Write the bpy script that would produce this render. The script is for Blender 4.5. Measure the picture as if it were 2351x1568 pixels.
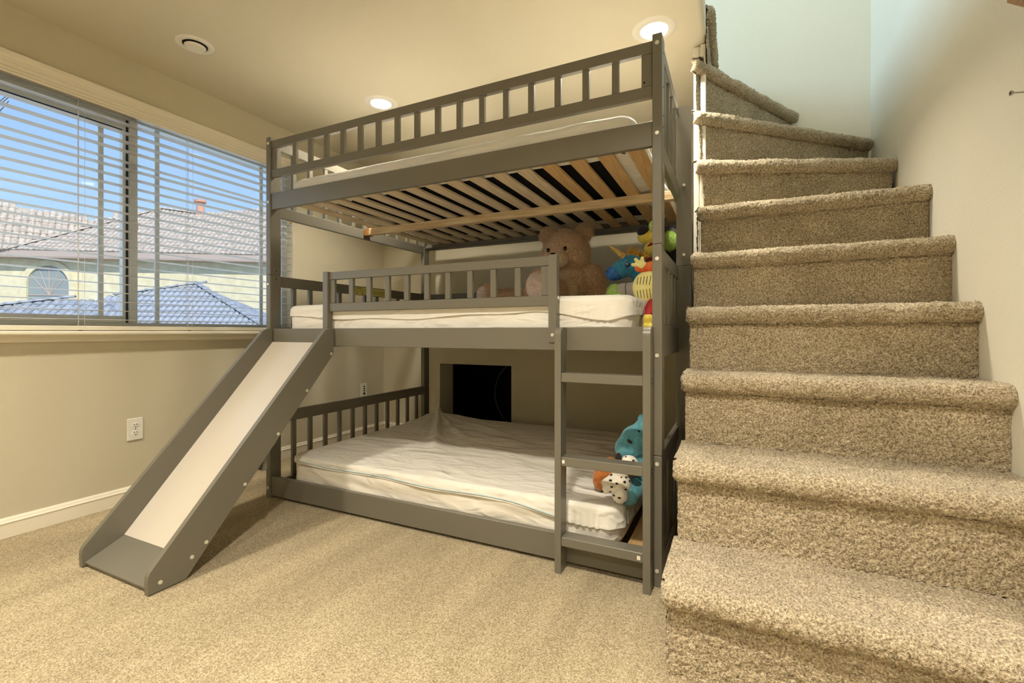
import bpy, bmesh, math, random
import numpy as np
from mathutils import Vector, Matrix, noise as mnoise

random.seed(7)
rng = np.random.default_rng(11)
for o in list(bpy.data.objects):
    bpy.data.objects.remove(o, do_unlink=True)
scene = bpy.context.scene
COL = scene.collection
R = math.radians

# ------------------------------------------------------------------ camera
EYE = 0.882
cam_d = bpy.data.cameras.new('camera')
cam_d.sensor_width = 36.0
cam_d.lens = 1063.9 / 2351 * 36.0
cam_d.shift_y = -22.2 / 2351
cam_d.clip_start = 0.02
cam = bpy.data.objects.new('camera', cam_d)
COL.objects.link(cam)
cam.location = (0, 0, EYE)
cam.rotation_euler = (R(90), 0, R(25.555))
scene.camera = cam

# ------------------------------------------------------------------ colour management
vs = scene.view_settings
vs.view_transform = 'Standard'
vs.look = 'None'
vs.gamma = 1.0
vs.use_curve_mapping = False
vs.exposure = 0.30

def lin(r, g, b):
    f = lambda c: c / 12.92 if c <= 0.04045 else ((c + 0.055) / 1.055) ** 2.4
    return (f(r / 255), f(g / 255), f(b / 255), 1.0)

# ------------------------------------------------------------------ world: clear blue sky
world = bpy.data.worlds.new('world')
scene.world = world
world.use_nodes = True
wn = world.node_tree.nodes
wl = world.node_tree.links
bg = wn['Background']
bg.inputs['Strength'].default_value = 1.02
tcw = wn.new('ShaderNodeTexCoord')
sep = wn.new('ShaderNodeSeparateXYZ')
wl.new(tcw.outputs['Generated'], sep.inputs[0])
rw = wn.new('ShaderNodeValToRGB')
rw.color_ramp.elements[0].position = 0.0
rw.color_ramp.elements[0].color = lin(196, 228, 252)
rw.color_ramp.elements[1].position = 0.55
rw.color_ramp.elements[1].color = lin(108, 158, 236)
wl.new(sep.outputs['Z'], rw.inputs[0])
wl.new(rw.outputs[0], bg.inputs['Color'])

# ------------------------------------------------------------------ sun (behind this house, on the neighbours' walls)
sd = bpy.data.lights.new('sun', 'SUN')
sd.energy = 3.4
sd.angle = R(0.6)
sd.color = (1.0, 0.93, 0.80)
sun = bpy.data.objects.new('sun', sd)
COL.objects.link(sun)
sun.location = (0, 0, 9)
sun.rotation_euler = Vector((-0.72, 0.30, -0.62)).to_track_quat('-Z', 'Y').to_euler()

# blue area lamp added at an assumed, unseen loft window to brighten the stairwell
ad = bpy.data.lights.new('assumed_loft_window_lamp', 'AREA')
ad.shape = 'RECTANGLE'
ad.size = 1.7
ad.size_y = 1.35
ad.energy = 95
ad.color = (0.50, 0.77, 1.0)
al = bpy.data.objects.new('assumed_loft_window_lamp', ad)
COL.objects.link(al)
al.location = (-2.80, 1.75, 3.60)
al.rotation_euler = (R(90), 0, R(-90))
# area lamp added outside the big window to strengthen its sky light
wd = bpy.data.lights.new('added_window_daylight', 'AREA')
wd.shape = 'RECTANGLE'
wd.size = 1.95
wd.size_y = 1.05
wd.energy = 11
wd.color = (0.62, 0.82, 1.0)
wo = bpy.data.objects.new('added_window_daylight', wd)
COL.objects.link(wo)
wo.location = (-3.02, 1.30, 1.46)
wo.rotation_euler = (R(90), 0, R(-90))

# ================================================================== helpers
def setp(bsdf, **k):
    for n, v in k.items():
        n = n.replace('_', ' ')
        if n in bsdf.inputs:
            bsdf.inputs[n].default_value = v

MATS = {}
def mat(name, color, rough=0.6, color2=None, scale=20.0, bump=0.0, bscale=200.0, spec=0.4,
        detail=3.0, metal=0.0, emit=None, estr=0.0, sheen=0.0, lo=0.35, hi=0.65, stretch=None):
    m = bpy.data.materials.new(name)
    m.use_nodes = True
    nt = m.node_tree
    b = nt.nodes['Principled BSDF']
    setp(b, Base_Color=color, Roughness=rough, Metallic=metal)
    b.inputs['Specular IOR Level'].default_value = spec
    if sheen:
        b.inputs['Sheen Weight'].default_value = sheen
    tc = nt.nodes.new('ShaderNodeTexCoord')
    src = tc.outputs['Object']
    if stretch:
        mp = nt.nodes.new('ShaderNodeMapping')
        mp.inputs['Scale'].default_value = stretch
        nt.links.new(src, mp.inputs[0])
        src = mp.outputs[0]
    if color2 is not None:
        nz = nt.nodes.new('ShaderNodeTexNoise')
        nz.inputs['Scale'].default_value = scale
        nz.inputs['Detail'].default_value = detail
        nt.links.new(src, nz.inputs['Vector'])
        rp = nt.nodes.new('ShaderNodeValToRGB')
        rp.color_ramp.elements[0].color = color
        rp.color_ramp.elements[1].color = color2
        rp.color_ramp.elements[0].position = lo
        rp.color_ramp.elements[1].position = hi
        nt.links.new(nz.outputs['Fac'], rp.inputs[0])
        nt.links.new(rp.outputs[0], b.inputs['Base Color'])
    if bump:
        nb = nt.nodes.new('ShaderNodeTexNoise')
        nb.inputs['Scale'].default_value = bscale
        nb.inputs['Detail'].default_value = 3
        nt.links.new(src, nb.inputs['Vector'])
        bp = nt.nodes.new('ShaderNodeBump')
        bp.inputs['Strength'].default_value = bump
        bp.inputs['Distance'].default_value = 0.004
        nt.links.new(nb.outputs['Fac'], bp.inputs['Height'])
        nt.links.new(bp.outputs[0], b.inputs['Normal'])
    if emit:
        b.inputs['Emission Color'].default_value = emit
        b.inputs['Emission Strength'].default_value = estr
    MATS[name] = m
    return m

def sheet_mat(name, color, s1=7.0, s2=24.0, rot=0.5, k=1.0):
    m = bpy.data.materials.new(name)
    m.use_nodes = True
    nt = m.node_tree
    N, L = nt.nodes, nt.links
    b = N['Principled BSDF']
    setp(b, Base_Color=color, Roughness=0.8)
    b.inputs['Specular IOR Level'].default_value = 0.15
    b.inputs['Sheen Weight'].default_value = 0.12
    tc = N.new('ShaderNodeTexCoord')
    prev = None
    for sc, st, dist, w in ((s1, (1.0, 3.2, 3.2), 0.030, 0.9 * k), (s2, (1.0, 2.6, 2.6), 0.010, 0.8 * k)):
        mp = N.new('ShaderNodeMapping')
        mp.inputs['Rotation'].default_value = (0.1, 0.15, rot)
        mp.inputs['Scale'].default_value = st
        L.new(tc.outputs['Object'], mp.inputs[0])
        nz = N.new('ShaderNodeTexNoise')
        nz.noise_type = 'RIDGED_MULTIFRACTAL'
        nz.inputs['Scale'].default_value = sc * 0.45
        nz.inputs['Detail'].default_value = 2.5
        nz.inputs['Distortion'].default_value = 0.7
        L.new(mp.outputs[0], nz.inputs['Vector'])
        bp = N.new('ShaderNodeBump')
        bp.inputs['Strength'].default_value = w
        bp.inputs['Distance'].default_value = dist
        L.new(nz.outputs['Fac'], bp.inputs['Height'])
        if prev is not None:
            L.new(prev.outputs[0], bp.inputs['Normal'])
        prev = bp
    L.new(prev.outputs[0], b.inputs['Normal'])
    return m

def carpet_mat(name, dark, mid, light, sc=210.0, patch=2.2, streak=False):
    m = bpy.data.materials.new(name)
    m.use_nodes = True
    nt = m.node_tree
    N, L = nt.nodes, nt.links
    b = N['Principled BSDF']
    setp(b, Roughness=0.95)
    b.inputs['Specular IOR Level'].default_value = 0.05
    b.inputs['Sheen Weight'].default_value = 0.15
    tc = N.new('ShaderNodeTexCoord')
    nz = N.new('ShaderNodeTexNoise')
    nz.inputs['Scale'].default_value = sc
    nz.inputs['Detail'].default_value = 2.5
    nz.inputs['Roughness'].default_value = 0.7
    L.new(tc.outputs['Object'], nz.inputs['Vector'])
    rp = N.new('ShaderNodeValToRGB')
    e = rp.color_ramp.elements
    e[0].position = 0.30; e[0].color = dark
    e[1].position = 0.70; e[1].color = light
    k = e.new(0.50); k.color = mid
    L.new(nz.outputs['Fac'], rp.inputs[0])
    # broad brushing of the pile
    nl = N.new('ShaderNodeTexNoise')
    nl.inputs['Scale'].default_value = patch
    nl.inputs['Detail'].default_value = 4
    nl.inputs['Roughness'].default_value = 0.6
    if streak:
        mp = N.new('ShaderNodeMapping')
        mp.inputs['Rotation'].default_value = (0, 0, R(28))
        mp.inputs['Scale'].default_value = (3.4, 0.55, 1)
        L.new(tc.outputs['Object'], mp.inputs[0])
        L.new(mp.outputs[0], nl.inputs['Vector'])
    else:
        L.new(tc.outputs['Object'], nl.inputs['Vector'])
    r2 = N.new('ShaderNodeValToRGB')
    r2.color_ramp.elements[0].position = 0.32
    r2.color_ramp.elements[1].position = 0.66
    r2.color_ramp.elements[0].color = (0.80, 0.79, 0.76, 1)
    r2.color_ramp.elements[1].color = (1.10, 1.10, 1.10, 1)
    L.new(nl.outputs['Fac'], r2.inputs[0])
    mx = N.new('ShaderNodeMix')
    mx.data_type = 'RGBA'
    mx.blend_type = 'MULTIPLY'
    mx.inputs['Factor'].default_value = 1.0
    L.new(rp.outputs[0], mx.inputs[6])
    L.new(r2.outputs[0], mx.inputs[7])
    L.new(mx.outputs[2], b.inputs['Base Color'])
    bp = N.new('ShaderNodeBump')
    bp.inputs['Strength'].default_value = 0.9
    bp.inputs['Distance'].default_value = 0.007
    L.new(nz.outputs['Fac'], bp.inputs['Height'])
    L.new(bp.outputs[0], b.inputs['Normal'])
    return m

def link(o, parent=None):
    COL.objects.link(o)
    if parent is not None:
        o.parent = parent
        pw = parent_world(parent)
        o.matrix_parent_inverse = pw.inverted()
    return o

def parent_world(p):
    m = p.matrix_basis.copy()
    if p.parent is not None:
        m = parent_world(p.parent) @ p.matrix_parent_inverse @ m
    return m

def tag(o, label=None, cat=None, group=None, kind=None):
    if label: o['label'] = label
    if cat: o['category'] = cat
    if group: o['group'] = group
    if kind: o['kind'] = kind
    return o

def thing(name, loc, label, cat, group=None):
    e = bpy.data.objects.new(name, None)
    e.empty_display_size = 0.05
    e.location = loc
    COL.objects.link(e)
    tag(e, label, cat, group)
    return e

def obj(name, me, m, parent=None, smooth=False):
    if m is not None and not me.materials:
        me.materials.append(m)
    if smooth:
        me.polygons.foreach_set('use_smooth', [True] * len(me.polygons))
    return link(bpy.data.objects.new(name, me), parent)

def mesh(name, v, f):
    me = bpy.data.meshes.new(name)
    me.from_pydata([tuple(x) for x in v], [], [tuple(x) for x in f])
    me.update()
    return me

def bm_mesh(name, bm):
    me = bpy.data.meshes.new(name)
    bmesh.ops.recalc_face_normals(bm, faces=bm.faces[:])
    bm.to_mesh(me)
    bm.free()
    return me

def bm_box(bm, a, b, bevel=0.0, seg=1):
    x0, y0, z0 = a; x1, y1, z1 = b
    vs_ = [bm.verts.new(p) for p in ((x0,y0,z0),(x1,y0,z0),(x1,y1,z0),(x0,y1,z0),(x0,y0,z1),(x1,y0,z1),(x1,y1,z1),(x0,y1,z1))]
    fs = [bm.faces.new([vs_[i] for i in q]) for q in ((0,3,2,1),(4,5,6,7),(0,1,5,4),(1,2,6,5),(2,3,7,6),(3,0,4,7))]
    if bevel:
        es = set()
        for f in fs:
            es.update(f.edges)
        bmesh.ops.bevel(bm, geom=list(es), offset=bevel, segments=seg, affect='EDGES', profile=0.5)

def box_mesh(name, a, b, bevel=0.0, seg=1):
    bm = bmesh.new()
    bm_box(bm, a, b, bevel, seg)
    return bm_mesh(name, bm)

def box(name, a, b, m, parent=None, bevel=0.002, seg=1, smooth=False):
    """box with its own origin at the centre of its base"""
    a = Vector(a); b = Vector(b)
    c = Vector(((a.x + b.x) / 2, (a.y + b.y) / 2, min(a.z, b.z)))
    o = obj(name, box_mesh(name, a - c, b - c, bevel, seg), m, parent, smooth)
    o.location = c
    return o

def struct(name, a, b, m, bevel=0.0, seg=1):
    return tag(box(name, a, b, m, None, bevel, seg), kind='structure')

def extrude_profile(name, pts, axis, t0, t1, m, parent=None, bevel=0.0, smooth=False):
    """polygon pts (2D) extruded along an axis between t0 and t1; pts in the other two axes, in xyz order"""
    bm = bmesh.new()
    def P(p, t):
        if axis == 'x': return (t, p[0], p[1])
        if axis == 'y': return (p[0], t, p[1])
        return (p[0], p[1], t)
    A = [bm.verts.new(P(p, t0)) for p in pts]
    B = [bm.verts.new(P(p, t1)) for p in pts]
    n = len(pts)
    bm.faces.new(A)
    bm.faces.new(B[::-1])
    for i in range(n):
        bm.faces.new((A[i], B[i], B[(i + 1) % n], A[(i + 1) % n]))
    if bevel:
        es = [e for e in bm.edges if len(e.link_faces) == 2 and e.calc_face_angle(0) > 0.6]
        bmesh.ops.bevel(bm, geom=es, offset=bevel, segments=2, affect='EDGES', profile=0.5)
    return obj(name, bm_mesh(name, bm), m, parent, smooth)

def cyl_mesh(name, r, h, n=20, r2=None):
    bm = bmesh.new()
    bmesh.ops.create_cone(bm, cap_ends=True, segments=n, radius1=r, radius2=r if r2 is None else r2, depth=h)
    return bm_mesh(name, bm)

def tube(name, pts, r, m, parent=None, n=8, closed=False):
    cu = bpy.data.curves.new(name, 'CURVE')
    cu.dimensions = '3D'
    cu.bevel_depth = r
    cu.bevel_resolution = max(1, n // 4)
    sp = cu.splines.new('POLY')
    sp.points.add(len(pts) - 1)
    for p, q in zip(sp.points, pts):
        p.co = (q[0], q[1], q[2], 1)
    sp.use_cyclic_u = closed
    o = bpy.data.objects.new(name, cu)
    dg = None
    COL.objects.link(o)
    dg = bpy.context.evaluated_depsgraph_get()
    me = bpy.data.meshes.new_from_object(o.evaluated_get(dg))
    bpy.data.objects.remove(o, do_unlink=True)
    bpy.data.curves.remove(cu)
    return obj(name, me, m, parent, True)

def ellipsoid_bm(bm, c, r, rot=(0, 0, 0), seg=20):
    M = Matrix.Translation(Vector(c)) @ Matrix.Rotation(rot[2], 4, 'Z') @ Matrix.Rotation(rot[1], 4, 'Y') @ Matrix.Rotation(rot[0], 4, 'X') @ Matrix.Diagonal((r[0], r[1], r[2], 1))
    bmesh.ops.create_uvsphere(bm, u_segments=seg, v_segments=max(8, seg * 2 // 3), radius=1.0, matrix=M)

def ellipsoid(name, c, r, m, parent, rot=(0, 0, 0), seg=20):
    bm = bmesh.new()
    ellipsoid_bm(bm, c, r, rot, seg)
    return obj(name, bm_mesh(name, bm), m, parent, True)

def capsule_pts(a, b, ra, rb, n=7):
    a = Vector(a); b = Vector(b)
    return [((a.lerp(b, i / (n - 1))), (ra + (rb - ra) * i / (n - 1),) * 3) for i in range(n)]

def plush(name, parts, m, parent, voxel=0.006, fuzz=0.0, smooth_it=6):
    """many overlapping ellipsoids fused into one soft skin"""
    bm = bmesh.new()
    for p in parts:
        ellipsoid_bm(bm, p[0], p[1], p[2] if len(p) > 2 else (0, 0, 0), 16)
    me = bm_mesh(name, bm)
    o = bpy.data.objects.new(name, me)
    COL.objects.link(o)
    rm = o.modifiers.new('r', 'REMESH')
    rm.mode = 'VOXEL'
    rm.voxel_size = voxel
    sm = o.modifiers.new('s', 'SMOOTH')
    sm.iterations = smooth_it
    sm.factor = 0.5
    dg = bpy.context.evaluated_depsgraph_get()
    me2 = bpy.data.meshes.new_from_object(o.evaluated_get(dg))
    bpy.data.objects.remove(o, do_unlink=True)
    if fuzz:
        n = len(me2.vertices)
        co = np.empty(n * 3); me2.vertices.foreach_get('co', co); co = co.reshape(-1, 3)
        no = np.empty(n * 3); me2.vertices.foreach_get('normal', no); no = no.reshape(-1, 3)
        co += no * rng.normal(0, fuzz, (n, 1))
        me2.vertices.foreach_set('co', co.ravel())
        me2.update()
    me2.name = name
    return obj(name, me2, m, parent, True)

# ================================================================== materials
M_wall = mat('wall_paint', lin(200, 192, 168), 0.85, spec=0.15, bump=0.22, bscale=140)
M_ceil = mat('ceiling_paint', lin(208, 200, 178), 0.9, spec=0.1, bump=0.10, bscale=140)
M_stairwall_lit = mat('stair_wall_paint_lit', lin(226, 220, 203), 0.85, spec=0.15, bump=0.30, bscale=110)  # lighter copy of the wall paint; stairwell brightness put into the colour
M_trim = mat('trim_paint', lin(233, 226, 208), 0.45, spec=0.4)
M_floor = carpet_mat('floor_carpet', lin(116, 100, 72), lin(178, 161, 126), lin(218, 204, 174), 230, 1.5, True)
M_stair = carpet_mat('stair_carpet', lin(104, 90, 70), lin(182, 166, 138), lin(230, 218, 194), 185, 3.0)
M_bed = mat('bed_paint', lin(110, 106, 94), 0.36, spec=0.45, bump=0.05, bscale=60, stretch=(6, 6, 6))
M_pine = mat('pine', lin(204, 184, 150), 0.6, color2=lin(228, 210, 180), scale=6, stretch=(14, 1.2, 10), detail=5)
M_pine_lit = mat('pine_lit', lin(196, 158, 106), 0.6, color2=lin(214, 180, 128), scale=6, stretch=(14, 1.2, 10), detail=5)  # warm light on the slats put into the pine colour
M_beam = mat('beam_pine', lin(196, 166, 120), 0.6, color2=lin(226, 204, 164), scale=5, stretch=(1.2, 16, 22), detail=6)
M_sheet = sheet_mat('white_sheet', lin(228, 224, 216), rot=0.35)
M_matt = sheet_mat('mattress_cover', lin(226, 220, 208), s1=5.0, rot=0.2, k=0.8)
M_pad = sheet_mat('mattress_pad', lin(228, 224, 214), rot=0.7)
M_piping = mat('pale_blue_piping', lin(176, 200, 208), 0.8)
M_black = mat('black_fabric', lin(20, 20, 24), 0.9, spec=0.1, bump=0.3, bscale=40)
M_slide = mat('slide_laminate', lin(198, 190, 177), 0.22, spec=0.5)
M_bolt = mat('bolt_nickel', lin(222, 218, 206), 0.35, metal=0.4)
M_hole = mat('screw_hole', lin(22, 20, 18), 0.9)
M_white = mat('white_plastic', lin(230, 226, 214), 0.4)
M_slot = mat('dark_slot', lin(30, 28, 25), 0.7)
M_blind = mat('blind_slat', lin(208, 203, 194), 0.5)
M_cord = mat('blind_cord', lin(222, 222, 220), 0.7)
M_vinyl = mat('window_vinyl', lin(214, 220, 222), 0.4)
M_seal = mat('window_seal', lin(50, 56, 62), 0.6)
M_lens = mat('lamp_lens', lin(255, 244, 220), 0.4, emit=(1.0, 0.90, 0.72, 1), estr=7.0)
M_wood = mat('handrail_wood', lin(140, 96, 50), 0.45, color2=lin(170, 122, 68), scale=5, stretch=(20, 1.5, 20))
M_steel = mat('steel', lin(176, 168, 156), 0.35, metal=0.8)
M_cavity = mat('cupboard_dark', lin(26, 25, 26), 0.9, spec=0.05)  # shade put into the cupboard walls; own black for the tunnel fabric
M_hoop = mat('hoop_grey', lin(98, 98, 100), 0.6)
M_label = mat('label_yellow', lin(214, 206, 120), 0.6)
M_ink = mat('label_ink', lin(40, 38, 26), 0.7)
# plush
M_bear = mat('bear_fur', lin(208, 164, 124), 0.95, color2=lin(248, 222, 190), scale=95, detail=4, spec=0.05, bump=1.0, bscale=170, sheen=0.3, lo=0.33, hi=0.68)
M_bear_light = mat('bear_pale_fur', lin(206, 178, 144), 0.95, color2=lin(226, 204, 172), scale=90, spec=0.05, bump=0.8, bscale=170, sheen=0.3)
M_bear_sole = mat('bear_sole', lin(214, 186, 168), 0.95, color2=lin(236, 216, 200), scale=90, spec=0.05, bump=0.8, bscale=170)
M_eye = mat('plastic_eye', lin(14, 12, 12), 0.12, spec=0.6)
M_blue = mat('plush_blue', lin(46, 116, 150), 0.95, color2=lin(70, 140, 168), scale=60, spec=0.05, bump=0.4, bscale=220, sheen=0.3)
M_blue2 = mat('plush_deep_blue', lin(52, 96, 160), 0.95, color2=lin(74, 120, 180), scale=60, spec=0.05, bump=0.4, bscale=220)
M_gold = mat('plush_gold', lin(190, 150, 70), 0.8, color2=lin(222, 190, 110), scale=50, bump=0.3, bscale=150)
M_mane = mat('plush_mane', lin(176, 124, 40), 0.9, color2=lin(222, 178, 74), scale=80, bump=0.6, bscale=150)
M_yel = mat('plush_yellow', lin(226, 200, 70), 0.95, color2=lin(240, 218, 110), scale=60, bump=0.4, bscale=220, sheen=0.3)
M_pyel = mat('plush_pale_yellow', lin(238, 224, 138), 0.95, color2=lin(244, 234, 160), scale=60, bump=0.3, bscale=220, sheen=0.3)
M_plblk = mat('plush_black', lin(26, 24, 26), 0.95, color2=lin(48, 44, 44), scale=120, bump=0.8, bscale=160, sheen=0.2)
M_lime = mat('plush_lime', lin(170, 212, 86), 0.95, color2=lin(222, 240, 160), scale=110, bump=0.9, bscale=160, sheen=0.3)
M_org = mat('plush_orange', lin(222, 96, 50), 0.95, color2=lin(234, 122, 66), scale=60, bump=0.4, bscale=220)
M_red = mat('plush_red', lin(160, 30, 34), 0.9, bump=0.3, bscale=220)
M_gry = mat('plush_grey', lin(168, 160, 148), 0.95, bump=0.4, bscale=220, sheen=0.3)
M_teal = mat('plush_teal', lin(84, 150, 166), 0.95, color2=lin(110, 172, 184), scale=60, spec=0.05, bump=0.5, bscale=220, sheen=0.3)
M_brn = mat('plush_brown', lin(150, 84, 30), 0.95, color2=lin(184, 112, 52), scale=60, bump=0.5, bscale=220, sheen=0.3)
M_wht = mat('plush_white', lin(232, 226, 212), 0.95, bump=0.3, bscale=220, sheen=0.3)
# outdoors
M_stucco = mat('neighbour_stucco', lin(224, 214, 178), 0.9, color2=lin(236, 228, 196), scale=3, bump=0.3, bscale=40)
M_tile = mat('roof_tile', lin(176, 162, 146), 0.85, color2=lin(210, 198, 182), scale=5, bump=0.2, bscale=30)
M_tile_shade = mat('roof_tile_shade', lin(140, 146, 152), 0.85, color2=lin(178, 182, 186), scale=5, bump=0.2, bscale=30)  # bluish shade of the nearer roofs put into the tile colour
M_fascia = mat('fascia', lin(196, 178, 166), 0.7)
M_archglass = mat('arch_glass', lin(150, 160, 160), 0.15, spec=0.6)
M_clay = mat('clay_pipe', lin(214, 160, 136), 0.8)
M_twig = mat('twig_bark', lin(120, 104, 92), 0.9)
M_ground = mat('paving', lin(150, 144, 132), 0.95, color2=lin(170, 164, 150), scale=2)

def glass_mat():
    m = bpy.data.materials.new('window_glass')
    m.use_nodes = True
    nt = m.node_tree
    nt.nodes.remove(nt.nodes['Principled BSDF'])
    out = nt.nodes['Material Output']
    tr = nt.nodes.new('ShaderNodeBsdfTransparent')
    tr.inputs[0].default_value = (0.97, 0.98, 0.98, 1)
    gl = nt.nodes.new('ShaderNodeBsdfGlossy')
    gl.inputs['Roughness'].default_value = 0.02
    mx = nt.nodes.new('ShaderNodeMixShader')
    fr = nt.nodes.new('ShaderNodeFresnel')
    fr.inputs['IOR'].default_value = 1.35
    nt.links.new(fr.outputs[0], mx.inputs[0])
    nt.links.new(tr.outputs[0], mx.inputs[1])
    nt.links.new(gl.outputs[0], mx.inputs[2])
    nt.links.new(mx.outputs[0], out.inputs['Surface'])
    return m
M_glass = glass_mat()

# ================================================================== room shell
XW, XR, YB, YF, HC = -2.82, 0.70, 3.24, -1.7, 2.293
TOP = 4.75
WY0, WY1, WZ0, WZ1 = 0.30, 2.30, 0.885, 2.045
struct('floor', (XW - 0.16, YF - 0.15, -0.12), (XR + 0.15, YB + 1.2, 0.0), M_floor)
# left wall with the window opening
def poly_wall_left():
    bm = bmesh.new()
    t = 0.15
    for a, b in (((XW - t, YF, 0), (XW, WY0, HC)), ((XW - t, WY1, 0), (XW, YB, HC)),
                 ((XW - t, WY0, 0), (XW, WY1, WZ0)), ((XW - t, WY0, WZ1), (XW, WY1, HC))):
        bm_box(bm, a, b)
    bmesh.ops.remove_doubles(bm, verts=bm.verts[:], dist=1e-5)
    return tag(obj('wall_left', bm_mesh('wall_left', bm), M_wall), kind='structure')
poly_wall_left()
# back wall with the low cupboard opening
NX0, NX1, NZ = -2.218, -1.555, 0.617
def poly_wall_back():
    bm = bmesh.new()
    t = 0.20
    for a, b in (((XW - 0.15, YB, 0), (NX0, YB + t, HC)), ((NX1, YB, 0), (-0.125, YB + t, HC)), ((NX0, YB, NZ), (NX1, YB + t, HC))):
        bm_box(bm, a, b)
    bmesh.ops.remove_doubles(bm, verts=bm.verts[:], dist=1e-5)
    return tag(obj('wall_back', bm_mesh('wall_back', bm), M_wall), kind='structure')
poly_wall_back()
# under-stair cupboard behind the opening
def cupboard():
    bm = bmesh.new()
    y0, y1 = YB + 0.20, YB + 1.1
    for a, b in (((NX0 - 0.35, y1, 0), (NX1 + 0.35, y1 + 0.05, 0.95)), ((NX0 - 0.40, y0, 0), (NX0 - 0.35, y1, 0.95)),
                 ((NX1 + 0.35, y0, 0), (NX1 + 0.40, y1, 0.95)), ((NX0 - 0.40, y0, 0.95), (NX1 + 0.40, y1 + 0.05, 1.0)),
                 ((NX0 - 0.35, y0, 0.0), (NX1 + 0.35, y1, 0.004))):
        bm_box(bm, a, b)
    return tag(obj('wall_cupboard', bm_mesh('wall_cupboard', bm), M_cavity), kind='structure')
cupboard()
struct('wall_right', (XR, YF, 0), (XR + 0.15, YB + 0.2, TOP), M_stairwall_lit)
struct('wall_front', (XW - 0.15, YF - 0.15, 0), (XR + 0.15, YF, TOP), M_wall)
struct('wall_stair_back', (-0.125, YB, 0), (XR, YB + 0.2, TOP), M_stairwall_lit)
struct('wall_stair_inner', (-0.165, 2.465, 0), (-0.125, YB, HC), M_wall)
# ceiling, with a rounded edge where the stairwell opens
SWY = 0.95
def ceiling():
    r = 0.022
    pts = [(XW - 0.15, HC), (-0.12 - r, HC)]
    for i in range(1, 7):
        a = -math.pi / 2 + i * math.pi / 12
        pts.append((-0.12 - r + r * math.cos(a), HC + r + r * math.sin(a)))
    pts += [(-0.12, HC + 0.135), (XW - 0.15, HC + 0.135)]
    o = extrude_profile('ceiling', pts, 'y', YF, YB, M_ceil)
    tag(o, kind='structure')
ceiling()
struct('ceiling_entry', (-0.12, YF, HC), (XR, SWY, HC + 0.135), M_ceil)
# unseen loft above, opened to pass light to the stairwell; left wall window assumed
struct('wall_loft_back', (XW - 0.15, YB, HC + 0.135), (-0.125, YB + 0.2, TOP), M_stairwall_lit)
struct('ceiling_loft', (XW - 0.15, YF - 0.15, TOP), (XR + 0.15, YB + 0.2, TOP + 0.1), M_ceil)
def assumed_loft_window_wall():  # window opening assumed, placed for the blue lamp that lights the stairwell
    bm = bmesh.new()
    x0, x1, z0 = XW - 0.15, XW, HC + 0.135
    for a, b in (((x0, YF, z0), (x1, 0.85, TOP)), ((x0, 2.65, z0), (x1, YB, TOP)),
                 ((x0, 0.85, z0), (x1, 2.65, 2.88)), ((x0, 0.85, 4.32), (x1, 2.65, TOP))):
        bm_box(bm, a, b)
    tag(obj('wall_loft_left', bm_mesh('wall_loft_left', bm), M_stairwall_lit), kind='structure')
assumed_loft_window_wall()
struct('floor_loft', (XW, YF, HC + 0.135), (-0.145, YB, HC + 0.150), M_stair)

# baseboards: plain board with a moulded cap
def baseboard(name, axis, t0, t1, base, sgn):
    prof = [(0, 0), (0.014, 0), (0.014, 0.060), (0.017, 0.064), (0.011, 0.070), (0.009, 0.076), (0.004, 0.083), (0, 0.084)]
    pts = [(base + sgn * p, z) for p, z in prof]
    return tag(extrude_profile(name, pts, axis, t0, t1, M_trim), kind='structure')
baseboard('baseboard_left', 'y', YF, YB, XW, 1)
def bb_back(name, x0, x1):
    prof = [(0, 0), (0.014, 0), (0.014, 0.060), (0.017, 0.064), (0.011, 0.070), (0.009, 0.076), (0.004, 0.083), (0, 0.084)]
    return tag(extrude_profile(name, [(YB - p, z) for p, z in prof], 'x', x0, x1, M_trim), kind='structure')
bb_back('baseboard_back', XW, NX0)
bb_back('baseboard_back_end', NX1, -0.165)

# white corner casing where the stair wall ends
def stair_casing():
    yc = 2.466
    bm = bmesh.new()
    bm_box(bm, (-0.178, yc - 0.018, 0), (-0.153, yc, HC - 0.012), 0.003, 2)
    bm_box(bm, (-0.153, yc - 0.012, 0), (-0.147, yc, HC - 0.012))
    bm_box(bm, (-0.147, yc - 0.024, 0), (-0.122, yc, HC - 0.004), 0.004, 2)
    tag(obj('trim_1', bm_mesh('trim_1', bm), M_trim), kind='structure')
stair_casing()

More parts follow.
